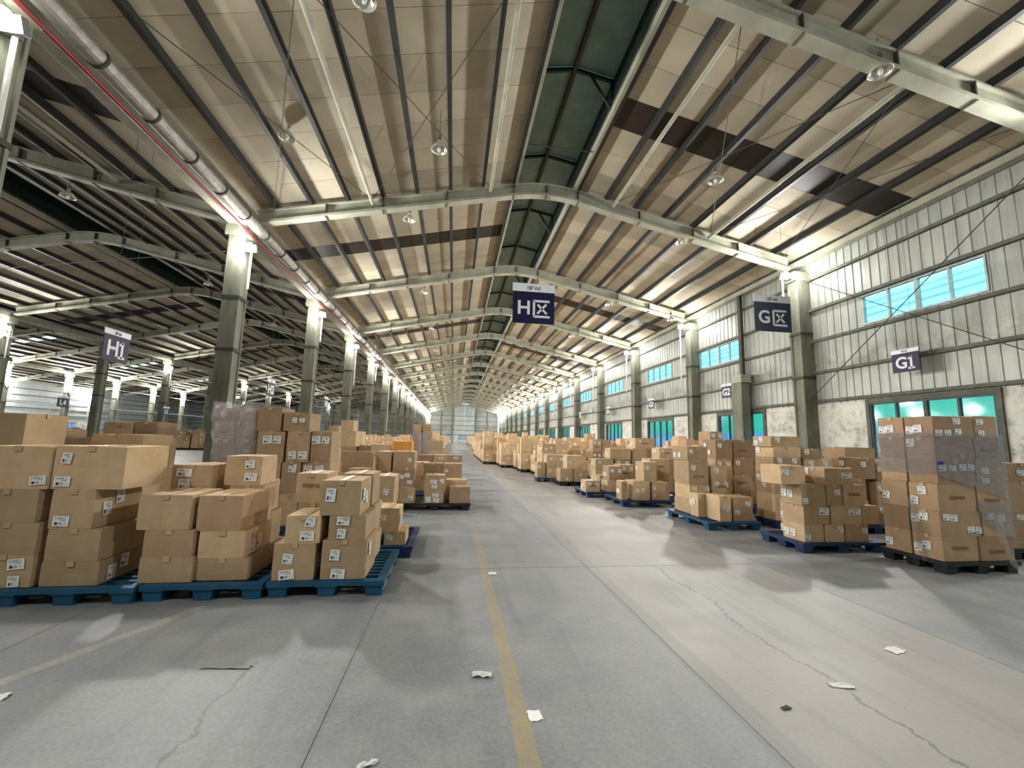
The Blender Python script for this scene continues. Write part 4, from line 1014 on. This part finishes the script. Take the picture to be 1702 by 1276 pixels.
for name, desc, pal, boxes in STACKS:
    cols = sorted({b[0] for b in boxes}, key=lambda c: ([b for b in boxes if b[0] == c][0][3] > min(q[3] for q in boxes)+.3, min(b[1] for b in boxes if b[0] == c)))
    ymin = min(q[3] for q in boxes)
    front = [c for c in cols if [b for b in boxes if b[0] == c][0][3] <= ymin+.3]; back = [c for c in cols if c not in front]
    def names(lst, pre):
        n = len(lst); w_ = {1: [''], 2: ['left', 'right'], 3: ['left', 'middle', 'right'], 4: ['left', 'mid left', 'mid right', 'right'], 5: ['leftmost', 'second', 'third', 'fourth', 'rightmost']}[n]
        return {c: (pre+' '+q).strip() for c, q in zip(lst, w_)}
    cn = names(front, 'front') if front else {}; cn.update(names(back, 'rear') if back else {})
    for c in cols:
        bs = sorted([(i, b) for i, b in enumerate(boxes) if b[0] == c], key=lambda t: t[1][5]); ln = LAYER.get(len(bs))
        for li, (i, b) in enumerate(bs):
            _, x0, x1, y0, y1, z0, z1 = b
            lay = ln[li]
            mat = 'box_dark' if name in DARK or (rng.random() < .22) else 'box'
            if name == 'P9b' and c == 0 and lay == 'top': mat = 'box_orange'
            col = {'box': 'tan', 'box_dark': 'brown', 'box_orange': 'orange'}[mat]
            label = f'{col} box, {lay} of {cn[c]} column, {desc}'
            o, w_, d_, h_ = make_box(x0, x1, y0, y1, z0, z1, label, 'boxes on the '+desc, mat, rng, near=(y0 < 12)); nbox += 1
            AABB.append((x0, x1, y0, y1, name))
            for (u, z, lw, lh) in stick_by.get((name, i), []): stick(o, plate_c(lw, lh), 'front', u, z, w_, d_, rng.uniform(-.12, .12))
            right = name[0] == 'R'
            if y0 < 17 and h_ > .14 and name not in ('P6w', 'P10'):
                side = 'left' if right else 'right'; p = .62 if right else .2
                if rng.random() < p:
                    for q in range(rng.choice((1, 2, 2))):
                        u = d_*(-.32+.3*q) if right else d_*(-.25+.25*q)
                        stick(o, plate_c(.1, .1 if right else .12), side, u, min(max(h_*rng.uniform(.3, .75), .07), h_-.065), w_, d_, rng.uniform(-.1, .1))
                if right and (name, i) not in stick_by and w_ > .22 and name not in ('R1', 'R2') and rng.random() < .55:
                    stick(o, plate_c(.1, .1), 'front', -w_*.28+.0, min(h_*.7, h_-.06), w_, d_, rng.uniform(-.2, .2))
                    if rng.random() < .4: stick(o, plate_c(.1, .1), 'front', w_*.25, min(h_*.68, h_-.06), w_, d_, rng.uniform(-.2, .2))
            if w_ > .3 and h_ > .2 and rng.random() < (.4 if right else .12) and (name, i) not in stick_by: print_mark(o, w_, d_, h_, rng)
    bot = [b for b in boxes if b[5] < .2]
    px0, px1, py0, py1 = min(b[1] for b in bot)-.02, max(b[2] for b in bot)+.02, min(b[3] for b in bot)-.03, max(b[4] for b in bot)+.04
    if name in ('P1', 'P2', 'P3', 'P4', 'R1', 'R2', 'R3', 'R4', 'R5', 'R6'):
        px0, px1, py0, py1 = min(px0, pal[0]) if name not in ('P1','P2') else px0, max(px1, pal[1]), pal[2], max(pal[3], py1)
    if name == 'R2': px0, px1 = px0-.02, px1+.02
    if name == 'R5': px0 = 3.68
    pm = 'pallet' if name in ('P1', 'P2', 'P3', 'R3') else 'pallet_black' if name in ('R1', 'R0', 'P5', 'R6') else 'pallet_navy'
    lb = {'pallet': 'blue', 'pallet_black': 'black', 'pallet_navy': 'dark blue'}[pm]
    for (a, b_, c_, d_) in PALS:
        if min(px1, b_)-max(px0, a) > 0 and min(py1, d_)-max(py0, c_) > 0:
            ox, oy = min(px1, b_)-max(px0, a), min(py1, d_)-max(py0, c_)
            if oy < ox: 
                if py0 >= c_: py0 = d_+.01
                else: py1 = c_-.01
            elif px0 >= a: px0 = b_+.01
            else: px1 = a-.01
    PALS.append((px0, px1, py0, py1))
    n = max(1, round((px1-px0)/1.35))
    for q in range(n):
        a, b_ = px0+(px1-px0)*q/n, px0+(px1-px0)*(q+1)/n-.01
        pallet(a, b_, py0, py1, pm, f'{lb} plastic pallet under the {desc}' + ('' if n == 1 else ', left half' if q == 0 else ', right half'))
        AABB.append((a, b_, py0, py1, name))
fo = [o for o in C.objects if o.get('label', '').startswith(('tan box, top of rear right column, second pallet', 'brown box, top of rear right column, second pallet'))]
for o in fo[:1]:
    bb = [v.co for v in o.data.vertices]; X_ = max(v.x for v in bb); Y_ = min(v.y for v in bb); Z_ = max(v.z for v in bb)
    MB().hexa([(X_,Y_,.02),(X_+.05,Y_+.05,Z_*.45),(X_+.055,Y_+.05,Z_*.45),(X_+.004,Y_,.02),(X_,Y_,Z_),(X_+.02,Y_+.2,Z_),(X_+.025,Y_+.2,Z_),(X_+.004,Y_,Z_)]).build('open_flap', 'box', o)
# ------------------------------------------------------------------ stretch film
def film(name, stack, cols, zs, label, off=.016):
    # sleeve of film hugging the boxes of a stack; zs = lower edge left, lower edge right, upper edge
    bx = [b for b in [q for q in STACKS if q[0] == stack][0][3] if b[0] in cols]
    nx, ny, rows = 14, 10, 18; n = 2*(nx+ny); r = random.Random(3); m = MB()
    y0, y1 = min(b[3] for b in bx)-off, max(b[4] for b in bx)+off
    def span(z):
        q = [b for b in bx if b[5]-.03 <= z <= b[6]+.03] or bx
        return min(b[1] for b in q)-off, max(b[2] for b in q)+off
    for j in range(rows+1):
        for i in range(n):
            if i < nx: t, y, s_ = i/nx, y0, 0
            elif i < nx+ny: t, y, s_ = 1, y0+(y1-y0)*(i-nx)/ny, 1
            elif i < 2*nx+ny: t, y, s_ = 1-(i-nx-ny)/nx, y1, 2
            else: t, y, s_ = 0, y1-(y1-y0)*(i-2*nx-ny)/ny, 3
            zl = zs[0]*(1-t)+zs[1]*t; z = zl+(zs[2]-zl)*j/rows; a_, c_ = span(z); x = a_+(c_-a_)*t; o = r.uniform(-.005, .007)
            m.v.append((x+(o if t > .5 else -o), y+(o if s_ == 2 else -o if s_ == 0 else 0), z+r.uniform(-.005, .005)))
    for j in range(rows):
        for i in range(n): m.f.append((j*n+i, j*n+(i+1) % n, (j+1)*n+(i+1) % n, (j+1)*n+i)); m.mi.append(0)
    return tag(m.build(name, 'film', smooth=True), label, 'plastic wrap')
def ribbon(pts, w_, label):
    m = MB(); r = random.Random(5)
    for i, (x, y, z) in enumerate(pts):
        q = w_*(.6+.5*r.random()); t = r.uniform(-.4, .4)
        m.v += [(x-q/2, y+t*.04, z+.01), (x, y-.018, z), (x+q/2, y-t*.04, z+.012)]
    for i in range(len(pts)-1):
        for k in (0, 1): m.f.append((3*i+k, 3*i+k+1, 3*i+k+4, 3*i+k+3)); m.mi.append(0)
    return tag(m.build('film_tail', 'film', smooth=True), label, 'plastic wrap')
film('stretch_film', 'R1', (0, 1, 2, 3), (1.22, .92, 1.76), 'clear wrinkled stretch film around the tall wrapped pallet at the right')
film('stretch_film', 'R1', (1, 3), (.62, .42, .9), 'lower loose band of clear film on the right pallet')
film('stretch_film', 'P6w', (0, 1), (.6, .6, 2.02), 'clear stretch film around the tall stack behind the left pallets')
film('stretch_film', 'P10', (0, 1), (.6, .6, 1.7), 'clear film around the tall dark stack left of the aisle')
ribbon([(6.86, 4.60, .72), (6.87, 4.57, .6), (6.85, 4.55, .46), (6.88, 4.53, .3), (6.9, 4.5, .16), (6.94, 4.44, .05), (7.0, 4.38, .02), (7.08, 4.33, .015)], .09, 'torn tail of clear film hanging to the floor from the right pallet')
ribbon([(6.12, 5.0, .9), (6.10, 4.97, .75), (6.09, 4.95, .6), (6.10, 4.93, .42), (6.12, 4.92, .25), (6.14, 4.90, .1)], .1, 'loose strip of clear film on the left face of the right pallet')
tag(MB().box(6.12, 6.2, 4.625, 4.64, 1.35, 1.39).build('blue_strap', 'bluefab'), 'small blue tag on the film of the right wrapped pallet', 'tag')
# ------------------------------------------------------------------ far stacks, counted past the limit: one object per zone
def far_zone(name, label, spots, seed):
    r = random.Random(seed); m = MB(); pm = MB()
    for (x, y, hmax) in spots:
        if any(x-.62 < a[1] and x+.62 > a[0] and y-.62 < a[3] and y+.62 > a[2] for a in AABB): continue
        pm.box(x-.55, x+.55, y-.55, y+.55, .1, .145)
        for i in (-1, 0, 1):
            for j in (-1, 1): pm.box(x+i*.45-.07, x+i*.45+.07, y+j*.45-.07, y+j*.45+.07, 0, .1)
        H_ = hmax*r.uniform(.65, 1); nx, ny = r.choice(((2, 2), (2, 2), (3, 2), (2, 3)))
        for i in range(nx):
            for j in range(ny):
                z = .146; lim = H_*r.uniform(.6, 1)
                while z < lim:
                    h_ = r.choice((.2, .26, .3, .36, .44)); sx, sy = 1.08/nx, 1.08/ny; a = x-.54+i*sx; b = y-.54+j*sy; mi = r.choice((0, 0, 0, 1)); e = r.uniform(.002, .02)
                    m.box(a+e, a+sx-.004, b+e, b+sy-.004, z, z+h_-.004, mi)
                    for q in range(r.choice((0, 1, 1, 2))):
                        u = a+e+.06+r.random()*(sx-.2); v = z+.05+r.random()*max(.01, h_-.14)
                        m.box(u, u+.08, b+e-.004, b+e-.001, v, v+.075, 2)
                        v2 = b+e+.06+r.random()*(sy-.2)
                        if x > 0: m.box(a+e-.004, a+e-.001, v2, v2+.08, v, v+.075, 2)
                        else: m.box(a+sx-.001, a+sx+.002, v2, v2+.08, v, v+.075, 2)
                    z += h_
    o = m.build(name, ['box', 'box_dark', 'white']); tag(o, label, 'boxes'); o['kind'] = 'stuff'
    o = pm.build('far_pallets', 'pallet_black'); tag(o, 'dark plastic pallets under the '+label, 'pallets'); o['kind'] = 'stuff'
def redge(y): return 3.5 if y < 20 else 3.1 if y < 22.6 else 2.5 if y < 25 else 1.75 if y < 38 else 2.3 if y < 55 else 3.4
sr = []
y = 13.0
while y < 116:
    x = redge(y)+.6
    if y < 17: x += 1.5
    while x < 12.2: sr.append((x, y, (1.75 if y > 22 else 1.5) if x < 9 else 1.6)); x += 1.3
    y += 1.45 if y < 60 else 1.9
for (x, y) in ((8.7, 7.2), (10.0, 7.3), (11.3, 7.2), (7.9, 9.0), (9.2, 9.1), (10.5, 9.2), (11.8, 9.0), (8.0, 10.6), (9.4, 10.8), (10.8, 10.7), (7.8, 12.2), (9.2, 12.2), (10.6, 12.2)): sr.append((x, y, 1.25))
sr.append((2.9, 27.3, 2.3)); 
far_zone('far_right_boxes', 'far rows of brown boxes along the right wall', sr, 21)
sl = []
y = 13.6
while y < 112:
    x = -1.6 if y > 20 else -2.9
    if 15 < y <= 20: x = -2.6
    while x > -6.3: sl.append((x, y, 1.45)); x -= 1.35
    y += 1.5 if y < 60 else 2.1
far_zone('far_left_boxes', 'far rows of brown boxes left of the aisle', sl, 22)
sh = [(x, y, 1.9) for x in (-24.6, -23.3, -22.0, -20.8) for y in (38.6, 39.9, 41.2)]
for x in (-8.6, -9.9, -11.2): 
    for y in (8.5, 10.0, 11.5): sh.append((x, y, 1.25))
for y in range(46, 112, 4):
    for x in (-10, -12.5, -15, -18, -21, -24, -31, -35, -39, -43): sh.append((x, y, 1.7))
far_zone('left_hall_boxes', 'stacks of brown boxes in the hall behind the left columns', sh, 23)
# ------------------------------------------------------------------ litter on the floor
def scrap(x, y, w_, d_, rz, label, seed, crumple=.01, mat='paper', n=5):
    r = random.Random(seed); m = MB()
    for j in range(n+1):
        for i in range(n+1):
            u, v = i/n-.5, j/n-.5
            m.v.append((u*w_*(1+r.uniform(-.12, .12)), v*d_*(1+r.uniform(-.15, .15)), .003+r.random()*crumple))
    for j in range(n):
        for i in range(n): a = j*(n+1)+i; m.f.append((a, a+1, a+n+2, a+n+1)); m.mi.append(0)
    k = len(m.v); m.v += [(x_, y_, z-.002) for x_, y_, z in m.v[:k]]
    m.f += [tuple(q+k for q in reversed(f)) for f in m.f]; m.mi += [0]*(len(m.f)-len(m.mi))
    o = m.build('paper_scrap', mat); o.location = (x, y, 0); o.rotation_euler = (0, 0, rz); return tag(o, label, 'litter')
scrap(.52, 2.54, .075, .09, .1, 'small printed label lying right of the yellow line', 1, .001, 'label')
scrap(.25, 2.97, .12, .06, -.2, 'crumpled white paper scrap just left of the yellow line', 2, .02)
scrap(2.57, 2.64, .14, .055, -.25, 'white paper strip lying on the crack at the right', 3, .006)
scrap(.51, 5.05, .09, .09, 0, 'small white tag on the far part of the yellow line', 4, .004)
scrap(3.44, 3.03, .13, .09, .2, 'thin faded paper sheet flat on the right floor', 5, .002)
scrap(-1.42, 3.22, .3, .05, -.1, 'torn grey tape strip lying before the left pallets', 6, .006, 'cable')
scrap(-2.52, 2.98, .1, .07, .4, 'folded white scrap at the left picture edge', 7, .015)
scrap(-.34, 2.26, .1, .03, .5, 'twisted white scrap at the bottom left of the floor', 8, .015)
scrap(2.02, 2.46, .06, .03, .2, 'small dark brown crumb on the floor right of centre', 9, .008, 'collar')
